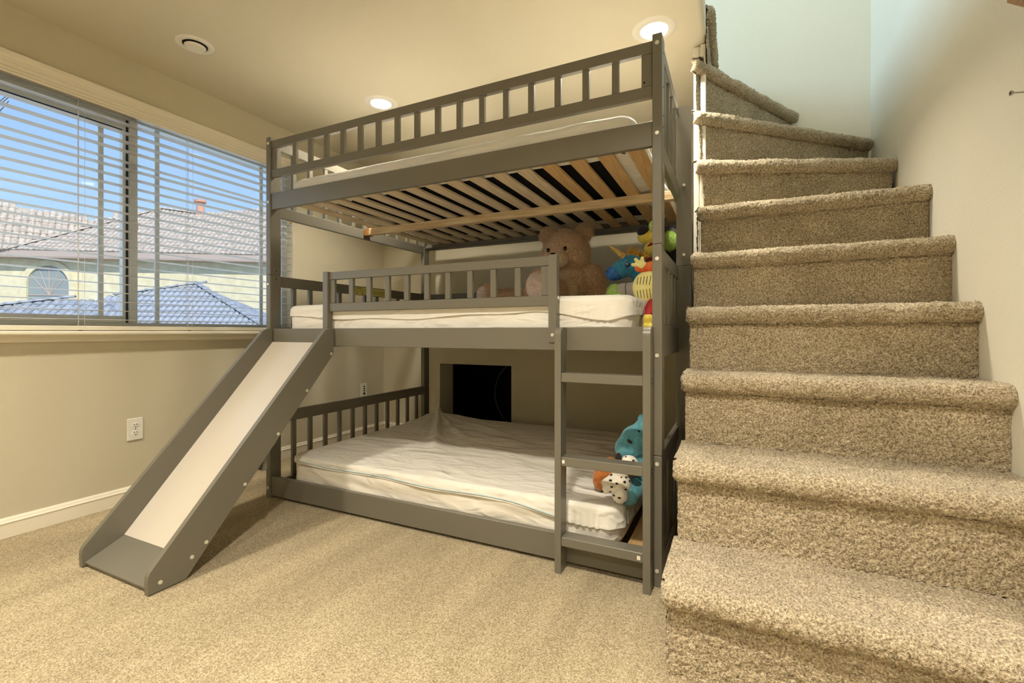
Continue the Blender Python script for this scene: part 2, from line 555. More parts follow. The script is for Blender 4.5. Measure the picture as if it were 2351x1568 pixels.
# ================================================================== window
def window():
    tagk = lambda o: tag(o, kind='structure')
    # casing above (moulded), stool and apron
    prof = [(XW, 2.045), (XW + 0.014, 2.045), (XW + 0.016, 2.062), (XW + 0.022, 2.070), (XW + 0.024, 2.086), (XW + 0.020, 2.091), (XW, 2.091)]
    tagk(extrude_profile('trim_2', prof, 'y', WY0 - 0.06, WY1 + 0.06, M_trim))
    tagk(extrude_profile('trim_3', [(XW, 0.866), (XW + 0.050, 0.866), (XW + 0.055, 0.872), (XW + 0.055, 0.880), (XW + 0.050, 0.886), (XW, 0.886)], 'y', WY0 - 0.07, WY1 + 0.07, M_trim))
    tagk(extrude_profile('trim_4', [(XW, 0.836), (XW + 0.010, 0.836), (XW + 0.012, 0.842), (XW + 0.018, 0.846), (XW + 0.018, 0.866), (XW, 0.866)], 'y', WY0 - 0.05, WY1 + 0.05, M_trim))
    # frame
    x0, x1 = XW - 0.115, XW - 0.065
    bm = bmesh.new()
    f = 0.045
    bm_box(bm, (x0, WY0, WZ0), (x1, WY1, WZ0 + f), 0.003)
    bm_box(bm, (x0, WY0, WZ1 - f), (x1, WY1, WZ1), 0.003)
    bm_box(bm, (x0, WY0, WZ0 + f), (x1, WY0 + f, WZ1 - f), 0.003)
    bm_box(bm, (x0, WY1 - f, WZ0 + f), (x1, WY1, WZ1 - f), 0.003)
    w = tagk(obj('window_1', bm_mesh('window_1', bm), M_vinyl))
    # stile between the two lights: sliding sash stile, seal and fixed stile
    box('sash_stile', (x0 + 0.004, 1.338, WZ0 + f), (x1 + 0.006, 1.375, WZ1 - f), M_vinyl, w, 0.003)
    box('sash_stile', (x0 + 0.010, 1.312, WZ0 + f), (x1 - 0.004, 1.326, WZ1 - f), M_vinyl, w, 0.003)
    box('seal', (x0 + 0.012, 1.326, WZ0 + f), (x1 - 0.010, 1.338, WZ1 - f), M_seal, w, 0.0)
    box('sash_rail', (x0 + 0.006, WY0 + f, WZ1 - f - 0.055), (x1 - 0.004, 1.32, WZ1 - f), M_vinyl, w, 0.003)
    box('sash_rail', (x0 + 0.006, WY0 + f, WZ0 + f), (x1 - 0.004, 1.32, WZ0 + f + 0.035), M_vinyl, w, 0.003)
    box('seal', (x0 + 0.012, WY0 + f, WZ1 - f - 0.061), (x1 - 0.010, 1.312, WZ1 - f - 0.055), M_seal, w, 0.0)
    for y in (1.226, 1.482, 2.115):
        box('muntin', (x0 + 0.018, y - 0.011, WZ0 + f), (x0 + 0.030, y + 0.011, WZ1 - f), M_vinyl, w, 0.002)
    box('pane', (x0 + 0.006, WY0 + f, WZ0 + f), (x0 + 0.010, 1.335, WZ1 - f), M_glass, w, 0.0)
    box('pane', (x0 + 0.006, 1.37, WZ0 + f), (x0 + 0.010, WY1 - f, WZ1 - f), M_glass, w, 0.0)
    box('latch', (x1 + 0.004, 1.345, 1.42), (x1 + 0.020, 1.372, 1.47), M_vinyl, w, 0.004)
    # jamb lining
    box('jamb', (XW - 0.064, WY1 - 0.004, WZ0), (XW, WY1 - 0.001, WZ1), M_trim, w, 0.0)
window()

# ------------------------------------------------------------------ blind
def blind():
    t = thing('window_blind', (XW - 0.03, (WY0 + WY1) / 2, 0.89), 'white horizontal slat blind, opened flat, in the wide window', 'blind')
    ya, yb = WY0 + 0.008, WY1 - 0.008
    prof = [(XW + 0.004, 1.996), (XW + 0.010, 1.996), (XW + 0.014, 2.004), (XW + 0.009, 2.010), (XW + 0.013, 2.020), (XW + 0.010, 2.026), (XW + 0.016, 2.036), (XW + 0.016, 2.044), (XW + 0.004, 2.044)]
    extrude_profile('valance', prof, 'y', ya, yb + 0.004, M_trim, t)
    box('headrail', (XW - 0.052, ya, 2.006), (XW + 0.003, yb, 2.042), M_blind, t, 0.003)
    L = yb - ya
    n, hw = 26, 0.0255
    # slat: shallow crown section
    vs_, fs = [], []
    sec = [(-hw, 0), (-hw * 0.5, 0.0022), (0, 0.003), (hw * 0.5, 0.0022), (hw, 0), (hw * 0.5, -0.0008), (0, -0.0001), (-hw * 0.5, -0.0008)]
    for y in (-L / 2, L / 2):
        for a, b in sec:
            vs_.append((a, y, b))
    k = len(sec)
    for i in range(k):
        fs.append((i, (i + 1) % k, k + (i + 1) % k, k + i))
    fs += [tuple(range(k))[::-1], tuple(range(k, 2 * k))]
    me = mesh('slat', vs_, fs)
    me.materials.append(M_blind)
    z = 1.958
    i = 0
    while z > 0.925:
        o = link(bpy.data.objects.new('slat', me), t)
        o.location = (XW - 0.030, (ya + yb) / 2, z)
        o.rotation_euler = (0, R(-1.5), 0)
        if i == 4:                       # the slat hanging a little loose
            o.location.z -= 0.011
            o.rotation_euler = (R(-0.55), R(1.0), 0)
        z -= 0.0462
        i += 1
    box('bottom_rail', (XW - 0.054, ya, 0.888), (XW - 0.006, yb, 0.911), M_trim, t, 0.003)
    for y in (0.48, 1.115, 1.61, 2.13):
        for dx, dy in ((-0.005, -0.012), (-0.030, 0.0), (-0.055, 0.006), (-0.003, 0.013)):
            tube('cord', [(XW + dx, y + dy, 2.0), (XW + dx, y + dy * 0.9, 0.905)], 0.0008, M_cord, t, 4)
        box('cord_plug', (XW - 0.010, y - 0.012, 0.8865), (XW - 0.004, y + 0.006, 0.8895), M_slot, t, 0.001)
    tube('pull_cord', [(XW + 0.018, 2.262, 2.0), (XW + 0.018, 2.264, 1.66)], 0.0011, M_cord, t, 4)
    tube('pull_cord', [(XW + 0.018, 2.268, 2.0), (XW + 0.018, 2.268, 1.60)], 0.0011, M_cord, t, 4)
    c = obj('cord_tassel', cyl_mesh('cord_tassel', 0.008, 0.028, 12, 0.004), M_gold, t, True)
    c.location = (XW + 0.018, 2.264, 1.655)
blind()

# ================================================================== ceiling fittings
def ring_mesh(name, r0, r1, h, n=40):
    prof = [(r0, 0.0), (r0 + 0.004, -h), (r1 - 0.006, -h * 0.8), (r1, 0.0)]
    v, f = [], []
    for i in range(n):
        a = 2 * math.pi * i / n
        for r, z in prof:
            v.append((r * math.cos(a), r * math.sin(a), z))
    k = len(prof)
    for i in range(n):
        j = (i + 1) % n
        for q in range(k - 1):
            f.append((i * k + q, i * k + q + 1, j * k + q + 1, j * k + q))
    return mesh(name, v, f)

def can_light(x, y, label, power, group=None, HC=HC):
    t = thing('recessed_light', (x, y, HC), label, 'light', group)
    o = obj('trim_ring', ring_mesh('trim_ring', 0.060, 0.100, 0.006), M_white, t, True)
    o.location = (x, y, HC)
    d = obj('lens', cyl_mesh('lens', 0.062, 0.004, 36), M_lens, t)
    d.location = (x, y, HC - 0.002)
    ld = bpy.data.lights.new('recessed_lamp', 'AREA')
    ld.shape = 'DISK'
    ld.size = 0.12
    ld.energy = power
    ld.color = (1.0, 0.915, 0.765)
    ld.spread = R(128)
    l = bpy.data.objects.new('recessed_lamp', ld)
    link(l, t)
    l.location = (x, y, HC - 0.012)
can_light(-0.335, 2.242, 'glowing round recessed ceiling light above the tall bed post by the stairs', 13)
can_light(-1.964, 2.232, 'glowing round recessed ceiling light over the top bunk near the window', 13)
can_light(-0.335, 0.28, 'glowing round recessed ceiling light assumed before the foot of the stairs', 29)  # unseen lamp, assumed in the ceiling row; power raised to brighten the stairs
can_light(-1.964, 0.28, 'glowing round recessed ceiling light assumed over the open floor by the window wall', 19)  # unseen lamp, assumed from the shadows of slide and bunk rail
can_light(-0.335, -1.05, 'glowing round recessed fill light added near the front wall on the stair side', 26)  # unseen fill lamp, added towards the front wall
can_light(-1.964, -1.05, 'glowing round recessed fill light added near the front wall on the window side', 10)  # second unseen fill lamp, added to lift the shadows
can_light(0.24, 1.95, 'glowing round recessed light added in the loft ceiling to brighten the stairwell', 11, None, TOP)  # unseen lamp added to brighten the stair wall and treads

def vent(x, y):
    t = thing('ceiling_vent', (x, y, HC), 'white round ceiling air vent with a raised centre disc', 'vent')
    o = obj('flange', ring_mesh('flange', 0.052, 0.082, 0.006), M_white, t, True); o.location = (x, y, HC)
    o = obj('throat', cyl_mesh('throat', 0.053, 0.003, 32), M_slot, t); o.location = (x, y, HC - 0.0015)
    o = obj('centre_disc', cyl_mesh('centre_disc', 0.046, 0.008, 36, 0.040), M_white, t); o.location = (x, y, HC - 0.014)
    o.rotation_euler = (math.pi, 0, 0)
    o = obj('stem', cyl_mesh('stem', 0.006, 0.012, 10), M_white, t); o.location = (x, y, HC - 0.007)
vent(-2.389, 1.384)

# ================================================================== outlets
def outlet(y, z, label, kind):
    t = thing('wall_outlet', (XW, y, z - 0.057), label, 'outlet')
    box('cover_plate', (XW, y - 0.036, z - 0.057), (XW + 0.006, y + 0.036, z + 0.057), M_white, t, 0.003, 2)
    if kind == 'duplex':
        for dz in (-0.020, 0.020):
            bm = bmesh.new()
            ellipsoid_bm(bm, (0, 0, 0), (0.0015, 0.017, 0.0145), (0, 0, 0), 24)
            s = obj('socket', bm_mesh('socket', bm), M_white, t, True)
            s.location = (XW + 0.0065, y, z + dz)
            for dy in (-0.006, 0.006):
                box('slot', (XW + 0.0070, y + dy - 0.0012, z + dz), (XW + 0.0084, y + dy + 0.0012, z + dz + 0.008), M_slot, s, 0)
            box('slot', (XW + 0.0070, y - 0.002, z + dz - 0.009), (XW + 0.0084, y + 0.002, z + dz - 0.005), M_slot, s, 0)
        sc = obj('screw', cyl_mesh('screw', 0.0028, 0.002, 12), M_steel, t)
        sc.location = (XW + 0.0065, y, z); sc.rotation_euler = (0, R(90), 0)
    else:
        for dz in (0.030, 0.012, -0.006, -0.030):
            sc = obj('jack', cyl_mesh('jack', 0.0055 if dz != -0.030 else 0.009, 0.006, 14), M_slot, t)
            sc.location = (XW + 0.008, y, z + dz); sc.rotation_euler = (0, R(90), 0)
outlet(1.333, 0.375, 'white duplex wall outlet below the window beside the slide', 'duplex')
outlet(2.990, 0.392, 'white wall plate with round jacks near the back corner', 'jack')

# ================================================================== stairs
RISE = 0.2445
def nose_lines():
    L = []
    for y in (1.215, 1.482, 1.735, 1.925, 2.125):
        L.append((Vector((-0.168, y)), Vector((0.6992, y))))
    L.append((Vector((-0.150, 2.308)), Vector((0.6992, 2.335))))
    L.append((Vector((-0.152, 2.380)), Vector((0.6992, 2.755))))
    L.append((Vector((-0.152, 2.385)), Vector((0.6992, 3.165))))
    L.append((Vector((-0.154, 2.372)), Vector((0.350, 3.232))))
    L.append((Vector((-0.080, 2.40)), Vector((-0.080, 3.232))))
    return L
def stairs():
    t = thing('staircase', (0.27, 1.25, 0), 'beige carpeted staircase with rounded nosings winding up to the left', 'staircase')
    L = nose_lines()
    RAD, TH, OV = 0.034, 0.068, 0.034
    for k in range(1, 11):
        A, B = L[k - 1]
        zt = RISE * k
        zb = RISE * (k - 1)
        d = (B - A)
        W = d.length
        d.normalize()
        n = Vector((d.y, -d.x))           # points down the flight
        nxt = L[k] if k < 10 else (Vector((-0.092, 2.40)), Vector((-0.092, 3.232)))
        # profile: list of (offset back from the front line, z)
        prof = []
        res = 0.0055
        h = zt - TH - zb
        m = max(4, int(h / res))
        for i in range(m + 1):
            prof.append((OV, zb + h * i / m))
        prof.append((OV - 0.008, zt - TH))
        c = (RAD, zt - TH / 2)
        for i in range(0, 21):
            a = -math.pi / 2 - math.pi * i / 20
            prof.append((c[0] + RAD * math.cos(a) * 1.0, c[1] + (TH / 2) * math.sin(a)))
        np_fixed = len(prof)
        # tread top
        mt = 46
        ns = max(40, int(W / res))
        V = []
        for s in range(ns + 1):
            q = s / ns
            P = A + (B - A) * q
            bp = nxt[0] + (nxt[1] - nxt[0]) * q
            # the back of the tread: a bit beyond the next riser
            nd = (nxt[1] - nxt[0]).normalized()
            nn = Vector((nd.y, -nd.x))
            back = bp - nn * 0.05
            if back.y > YB - 0.003: back.y = YB - 0.003
            if back.x > 0.695: back.x = 0.695
            end = q * W
            pinch = max(0.0, 1 - end / 0.02)
            for (o, z) in prof:
                if o >= OV - 1e-6 and k >= 7 and k < 10 and q * W < 0.036:
                    w = A + d * 0.036 - n * o
                else:
                    w = P - n * o
                if o >= OV - 1e-6 and q < 0.03 and k <= 6:
                    w = w + d * 0.012 * (1 - q / 0.03)
                if o < OV - 1e-6:
                    zz = c[1] + (z - c[1]) * (1 - 0.25 * pinch ** 2)
                    w = w - n * (0.012 * pinch ** 2)
                else:
                    zz = z
                V.append((w.x, w.y, zz))
            top0 = P - n * RAD
            for i in range(1, mt + 1):
                u = i / mt
                w = top0.lerp(back, u)
                V.append((w.x, w.y, zt))
        K = np_fixed + mt
        V = np.array(V)
        # fluffy pile: displace
        nv = len(V)
        amp = 0.0022
        Vn = V.reshape(ns + 1, K, 3)
        ds = np.gradient(Vn, axis=0); dk = np.gradient(Vn, axis=1)
        nr = np.cross(ds, dk)
        nr /= (np.linalg.norm(nr, axis=2, keepdims=True) + 1e-9)
        rn = rng.normal(0, 1, (ns + 1, K))
        # longer wave unevenness
        lw = np.kron(rng.normal(0, 1, ((ns + 1) // 9 + 2, K // 9 + 2)), np.ones((9, 9)))[:ns + 1, :K]
        kern = np.ones(9) / 9
        for ax in (0, 1):
            lw = np.apply_along_axis(lambda v: np.convolve(v, kern, mode='same'), ax, lw)
        Vn = Vn + nr * (amp * rn + 0.0022 * lw)[..., None]
        Vn[..., 0] = np.minimum(Vn[..., 0], 0.6995)
        V = Vn.reshape(-1, 3)
        idx = np.arange((ns + 1) * K).reshape(ns + 1, K)
        F = np.stack([idx[:-1, :-1], idx[1:, :-1], idx[1:, 1:], idx[:-1, 1:]], -1).reshape(-1, 4)
        V = V.tolist(); F = F.tolist()
        # carpeted left flank, down to the floor, and the closed end of the nosing
        if k <= 10:
            base = len(V)
            ring = [int(i) for i in idx[0, :np_fixed]]
            cc = np.mean([V[i] for i in ring[-22:]], axis=0)
            V.append(list(cc + np.array([-0.002, 0, 0])))
            ci = len(V) - 1
            rr = ring[-22:]
            for i in range(len(rr) - 1):
                F.append([rr[i], rr[i + 1], ci])
            F.append([rr[-1], rr[0], ci])
        if k <= 6:
            y0 = A.y + OV
            y1 = nxt[0].y + OV
            x = -0.156
            ny, nz = max(6, int((y1 - y0) / 0.008)), max(6, int(zt / 0.008))
            st = len(V)
            for a in range(ny + 1):
                for b in range(nz + 1):
                    yy = y0 + (y1 - y0) * a / ny
                    z0_ = 0.0
                    V.append([x + float(rng.normal(0, 0.0018)), yy, z0_ + (zt - 0.004) * b / nz])
            for a in range(ny):
                for b in range(nz):
                    i = st + a * (nz + 1) + b
                    F.append([i, i + 1, i + nz + 2, i + nz + 1])
        me = mesh('stair_step', V, F)
        o = obj('stair_step', me, M_stair, t, True)
stairs()

# eye screw in the stair wall and the end of the handrail
def eye_screw():
    t = thing('wall_screw', (XR, 1.70, 1.525), 'small steel screw with a round washer head sticking out of the stair wall', 'screw')
    tube('shank', [(XR, 1.700, 1.5195), (XR - 0.026, 1.700, 1.523)], 0.0020, M_steel, t)
    bm = bmesh.new()
    c = (XR - 0.027, 1.700, 1.5228)
    bmesh.ops.create_cone(bm, cap_ends=True, segments=20, radius1=0.0072, radius2=0.0050, depth=0.005,
                          matrix=Matrix.Translation(c) @ Matrix.Rotation(R(90), 4, 'Y'))
    obj('washer_head', bm_mesh('washer_head', bm), M_steel, t)
    d = obj('recess', cyl_mesh('recess', 0.0028, 0.001, 12), M_slot, t)
    d.location = (XR - 0.0300, 1.700, 1.5228); d.rotation_euler = (0, R(90), 0)
eye_screw()
def handrail():
    t = thing('handrail', (0.655, 1.25, 0.9), 'brown wooden handrail on the wall at the foot of the stairs', 'handrail')
    y0, y1 = 0.75, 1.60
    z1 = 1.715
    z0 = z1 - (y1 - y0) * 0.78
    pts = [(y0, z0), (y1, z1), (y1, z1 + 0.062), (y0, z0 + 0.062)]
    extrude_profile('rail', pts, 'x', 0.625, 0.668, M_wood, t, 0.006)
    for f in (0.15, 0.80):
        y = y0 + (y1 - y0) * f; z = z0 + (z1 - z0) * f
        tube('bracket', [(XR, y, z - 0.06), (0.66, y, z - 0.055), (0.648, y, z - 0.03), (0.648, y, z + 0.006)], 0.006, M_steel, t)
handrail()

# ================================================================== bunk bed
BX0, BX1 = -2.245, -0.222        # outer ends
Y0, Y1 = 1.66, 3.08              # front and back faces
PW, PD = 0.033, 0.066            # post width (x) and depth (y)
def bolt_mesh():
    bm = bmesh.new()
    bmesh.ops.create_cone(bm, cap_ends=True, segments=14, radius1=0.0075, radius2=0.0062, depth=0.003)
    return bm_mesh('bolt', bm)
BOLT = bolt_mesh(); BOLT.materials.append(M_bolt)
HOLE = cyl_mesh('screw_hole', 0.0035, 0.001, 10); HOLE.materials.append(M_hole)
RECESS = cyl_mesh('bolt_recess', 0.0028, 0.001, 8); RECESS.materials.append(M_slot)
def bolt(parent, p, axis='y', sgn=-1, hole=False):
    o = link(bpy.data.objects.new('screw_hole' if hole else 'bolt', HOLE if hole else BOLT), parent)
    o.location = p
    rot = (R(90), 0, 0) if axis == 'y' else (0, R(90), 0)
    if axis == 'x' and sgn < 0:
        rot = (0, R(-90), 0)
    o.rotation_euler = rot
    return o

def bed():
    t = thing('bunk_bed', ((BX0 + BX1) / 2, (Y0 + Y1) / 2, 0), 'grey painted three-tier bunk bed with a slide and a ladder', 'bed')
    segs = ((0.0, 0.4525), (0.4535, 1.1855), (1.1865, 1.915))
    for ix, x in enumerate((BX0, BX1 - PW)):
        for iy, y in enumerate((Y0, Y1 - PD)):
            for i, (a, b) in enumerate(segs):
                p = box('post', (x, y, a), (x + PW, y + PD, b), M_bed, t, 0.003, 2)
                if iy == 0:
                    xc = x + PW / 2
                    for z in {0: (0.055, 0.425), 1: (0.780, 1.135), 2: (1.570, 1.882)}[i]:
                        if (i, z) == (1, 0.780):
                            z = 0.800
                        bolt(p, (xc, y - 0.0012, z))
                if iy == 0 and ix == 0 and i > 0:
                    for z in ((1.165,) if i == 1 else (1.208,)):
                        bolt(p, (x + PW + 0.0003, y + 0.036, z), 'x', 1, True)
                if iy == 0 and ix == 1 and i == 2:
                    for z in (1.60, 1.64, 1.74, 1.86):
                        bolt(p, (x + PW + 0.0003, y + 0.036, z), 'x', 1, True)
    xi0, xi1 = BX0 + PW, BX1 - PW      # between the posts
    RT = 0.022                          # rail thickness
    # --- top bunk
    for (ya, yb, nm) in ((Y0 + 0.006, Y0 + 0.006 + RT, 'front'), (Y1 - 0.006 - RT, Y1 - 0.006, 'back')):
        box('side_rail', (xi0, ya, 1.530), (xi1, yb, 1.617), M_bed, t)
        box('guard_rail', (xi0, ya, 1.856), (xi1, yb, 1.896), M_bed, t)
        box('guard_rail', (xi0, ya, 1.701), (xi1, yb, 1.741), M_bed, t)
        box('guard_block', (xi0 + 0.001, ya + 0.003, 1.741), (xi0 + 0.038, yb - 0.003, 1.856), M_bed, t)
        bl = box('guard_block', (xi1 - 0.038, ya + 0.003, 1.741), (xi1 - 0.001, yb - 0.003, 1.856), M_bed, t)
        me = box_mesh('guard_bar', (-0.0128, -0.009, 0), (0.0128, 0.009, 0.1148), 0.002)
        me.materials.append(M_bed)
        for i in range(16):
            o = link(bpy.data.objects.new('guard_bar', me), t)
            o.location = (-2.041 + 0.1104 * i, (ya + yb) / 2, 1.7412)
        if nm == 'front':
            bolt(bl, (xi1 - 0.028, ya + 0.0028, 1.757), hole=True)
    # --- middle bunk side rails, front one low guard
    box('side_rail', (xi0, Y0 + 0.006, 0.812), (xi1, Y0 + 0.006 + RT, 0.899), M_bed, t)
    box('side_rail', (xi0, Y1 - 0.006 - RT, 0.812), (xi1, Y1 - 0.006, 0.899), M_bed, t)
    gy0, gy1 = Y0 - 0.030, Y0 - 0.0
    # guard fixed in front of the rail
    gp = []
    for (a, b) in ((-1.831, -1.797), (-0.641, -0.606)):
        p = box('guard_post', (a, Y0 - 0.0, 0.840), (b, Y0 + 0.034, 1.178), M_bed, t, 0.004, 2)
        p2 = p
        gp.append(p)
    bolt(gp[1], (-0.623, Y0 - 0.0012, 0.870))
    bolt(gp[1], (-0.6048, Y0 + 0.018, 1.012), 'x', 1)
    box('guard_rail', (-1.797, Y0 + 0.012, 1.138), (-0.641, Y0 + 0.034, 1.175), M_bed, t)
    box('guard_rail', (-1.797, Y0 + 0.012, 0.982), (-0.641, Y0 + 0.034, 1.022), M_bed, t)
    box('guard_block', (-1.796, Y0 + 0.015, 1.022), (-1.766, Y0 + 0.031, 1.138), M_bed, t)
    box('guard_block', (-0.676, Y0 + 0.015, 1.022), (-0.642, Y0 + 0.031, 1.138), M_bed, t)
    me = box_mesh('guard_bar', (-0.0128, -0.009, 0), (0.0128, 0.009, 0.1156), 0.002)
    me.materials.append(M_bed)
    for i in range(9):
        o = link(bpy.data.objects.new('guard_bar', me), t)
        o.location = (-1.660 + 0.1104 * i, Y0 + 0.023, 1.0222)
    # --- middle back guard
    box('guard_rail', (xi0, Y1 - 0.006 - RT, 1.136), (xi1, Y1 - 0.006, 1.179), M_bed, t)
    me = box_mesh('guard_bar', (-0.0128, -0.009, 0), (0.0128, 0.009, 0.2366), 0.002)
    me.materials.append(M_bed)
    for i in range(16):
        o = link(bpy.data.objects.new('guard_bar', me), t)
        o.location = (-2.041 + 0.1104 * i, Y1 - 0.006 - RT / 2, 0.8992)
    # --- bottom bunk rails
    box('side_rail', (xi0, Y0 + 0.006, 0.014), (xi1, Y0 + 0.006 + RT, 0.116), M_bed, t)
    box('side_rail', (xi0, Y1 - 0.006 - RT, 0.014), (xi1, Y1 - 0.006, 0.116), M_bed, t)
    # --- ends: rails and bars
    yi0, yi1 = Y0 + PD, Y1 - PD
    def end_bars(x, z0, z1, ys):
        m_ = box_mesh('guard_bar', (-0.009, -0.0128, 0), (0.009, 0.0128, z1 - z0), 0.002)
        m_.materials.append(M_bed)
        for y in ys:
            o = link(bpy.data.objects.new('guard_bar', m_), t)
            o.location = (x, y, z0)
    ybars = [1.818 + 0.1116 * i for i in range(11)]
    for side, x in (('l', BX0 + 0.006), ('r', BX1 - 0.006 - RT)):
        xe = x + RT / 2
        # lower
        box('end_rail', (x, yi0, 0.388), (x + RT, yi1, 0.450), M_bed, t)
        box('end_rail', (x, yi0, 0.014), (x + RT, yi1, 0.080), M_bed, t)
        end_bars(xe, 0.080, 0.388, ybars)
        # middle
        box('end_rail', (x, yi0, 1.124), (x + RT, yi1, 1.181), M_bed, t)
        box('end_rail', (x, yi0, 0.790), (x + RT, yi1, 0.905), M_bed, t)
        end_bars(xe, 0.905, 1.124, ybars)
        # upper
        ye = yi1 if side == 'l' else 2.247
        box('end_rail', (x, yi0, 1.862), (x + RT, ye, 1.913), M_bed, t)
        box('end_rail', (x, yi0, 1.498), (x + RT, yi1, 1.560), M_bed, t)
        end_bars(xe, 1.560, 1.862, [y for y in ybars if y < ye - 0.01])
    # tall rounded upright of the end frame, on the stair side
    def rounded_upright():
        x0, x1, r = BX1 - 0.016, BX1 + 0.050, 0.020
        pts = [(x0, 1.1865), (x1, 1.1865), (x1, 1.914 - r)]
        for i in range(1, 6):
            a = i * math.pi / 12
            pts.append((x1 - r + r * math.cos(a), 1.914 - r + r * math.sin(a)))
        pts += [(x1 - r, 1.914), (x0 + r, 1.914)]
        for i in range(1, 6):
            a = math.pi / 2 + i * math.pi / 12
            pts.append((x0 + r + r * math.cos(a), 1.914 - r + r * math.sin(a)))
        pts.append((x0, 1.914 - r))
        p = extrude_profile('end_upright', pts, 'y', 2.25, 2.278, M_bed, t)
        bolt(p, ((x0 + x1) / 2, 2.2488, 1.553))
        bolt(p, ((x0 + x1) / 2, 2.2488, 1.235))
        q = box('end_upright', (x0, 2.25, 0), (x1, 2.278, 1.1855), M_bed, t)
    rounded_upright()
    # --- pine slats on three levels, centre beam below the top one
    sl = box_mesh('bed_slat', (-0.030, -0.672, 0), (0.030, 0.672, 0.014), 0.0015)
    sl.materials.append(M_pine)
    sl_lit = sl.copy(); sl_lit.materials.clear(); sl_lit.materials.append(M_pine_lit)  # lit copy of the slat, lamp warmth painted in
    for z in (1.567, 0.850, 0.062):
        for i in range(16):
            x = -0.335 - 0.119 * i
            o = link(bpy.data.objects.new('bed_slat', sl_lit if i < 4 else sl), t)
            o.location = (x, (Y0 + Y1) / 2, z)
        for ya, yb in ((Y0 + 0.0281, Y0 + 0.048), (Y1 - 0.048, Y1 - 0.0281)):
            box('slat_ledger', (xi0, ya, z - 0.022), (xi1, yb, z), M_bed, t, 0.001)
    box('centre_beam', (xi0 + 0.035, 2.355, 1.523), (xi1 + 0.005, 2.395, 1.567), M_beam, t, 0.002)
    b = box('beam_bracket', (xi0 - 0.004, 2.350, 1.520), (xi0 + 0.034, 2.400, 1.566), M_wood, t, 0.001)
    # --- warning label on the middle end rail
    lb = box('warning_label', (BX0 + 0.0281, 2.245, 1.126), (BX0 + 0.0289, 2.600, 1.176), M_label, t, 0)
    def txt(s, y, z, size):
        cu = bpy.data.curves.new('lettering', 'FONT')
        cu.body = s; cu.size = size; cu.extrude = 0.0002; cu.align_x = 'LEFT'
        o = bpy.data.objects.new('lettering', cu)
        COL.objects.link(o)
        dg = bpy.context.evaluated_depsgraph_get()
        me = bpy.data.meshes.new_from_object(o.evaluated_get(dg))
        bpy.data.objects.remove(o, do_unlink=True)
        q = obj('lettering', me, M_ink, lb)
        q.location = (BX0 + 0.0292, y, z)
        q.rotation_euler = (R(90), 0, R(90))
    txt('WARNING', 2.285, 1.164, 0.011)
    bmx = bmesh.new()
    for r_ in range(4):
        for (a, w) in ((2.255, 0.13), (2.43, 0.15)):
            bm_box(bmx, (BX0 + 0.0289, a, 1.157 - r_ * 0.006), (BX0 + 0.0291, a + w - 0.02 * (r_ % 3), 1.1585 - r_ * 0.006))
    for a in (2.285, 2.335):
        bm_box(bmx, (BX0 + 0.0289, a, 1.131), (BX0 + 0.0291, a + 0.012, 1.136))
    obj('print_lines', bm_mesh('print_lines', bmx), M_ink, lb)

    # --- ladder leaning flat on the front
    ly0, ly1 = 1.597, 1.659
    def ladder_rail(x0, x1):
        r = 0.030
        pts = [(ly0, 0.0), (ly1, 0.0), (ly1, 0.899)]
        for i in range(0, 7):
            a = math.pi / 2 + i * math.pi / 12
            pts.append((ly0 + r + r * math.cos(a), 0.899 - r + r * math.sin(a)))
        return extrude_profile('ladder_rail', pts, 'x', x0, x1, M_bed, t)
    a = ladder_rail(-0.591, -0.567)
    b = ladder_rail(-0.276, -0.251)
    for z in (0.134, 0.426, 0.7315):
        rg = box('ladder_rung', (-0.567, ly0 + 0.003, z - 0.033), (-0.276, ly1 - 0.001, z), M_bed, t, 0.002)
        if z < 0.2:
            box('cap_plug', (-0.2955, ly0 + 0.0015, z - 0.024), (-0.2845, ly0 + 0.003, z - 0.011), M_white, rg, 0)
        if 0.2 < z < 0.6:
            box('cap_plug', (-0.5630, ly0 + 0.0015, z - 0.022), (-0.5530, ly0 + 0.003, z - 0.010), M_white, rg, 0)
        for zz in (z - 0.010, z - 0.024):
            bolt(b, (-0.2509, (ly0 + ly1) / 2, zz), 'x', 1, True)

    # --- slide
    def slide_panel(x0, x1):
        pts = [(0.868, 0.004), (0.985, 0.004), (1.655, 0.770), (1.659, 0.776), (1.659, 0.899)]
        for q in ((1.640, 0.899), (1.622, 0.896), (1.607, 0.889)):
            pts.append(q)
        pts += [(0.874, 0.078), (0.868, 0.066), (0.866, 0.050)]
        return extrude_profile('slide_side', pts, 'x', x0, x1, M_bed, t, 0.002)
    pl = slide_panel(-2.213, -2.192)
    pr = slide_panel(-1.776, -1.755)
    for (y, z) in ((0.904, 0.032), (1.006, 0.073), (1.056, 0.106), (1.206, 0.275), (1.355, 0.446), (1.504, 0.614), (1.645, 0.776)):
        bolt(pr, (-1.7542, y, z), 'x', 1)
    # running surface, a thin white panel, and the grey landing board at the foot
    def board(name, ya, za, yb, zb, th, m):
        d = Vector((yb - ya, zb - za)).normalized()
        nrm = Vector((d.y, -d.x))
        pts = [(ya, za), (yb, zb), (yb + nrm.x * th, zb + nrm.y * th), (ya + nrm.x * th, za + nrm.y * th)]
        return extrude_profile(name, pts, 'x', -2.192, -1.776, m, t)
    board('slide_surface', 1.000, 0.074, 1.659, 0.829, 0.012, M_slide)
    board('slide_foot', 0.876, 0.018, 1.000, 0.073, 0.014, M_bed)
    for y, z in ((1.30, 0.30),):
        box('slide_brace', (-2.192, y, z), (-1.776, y + 0.02, z + 0.05), M_bed, t)
bed()

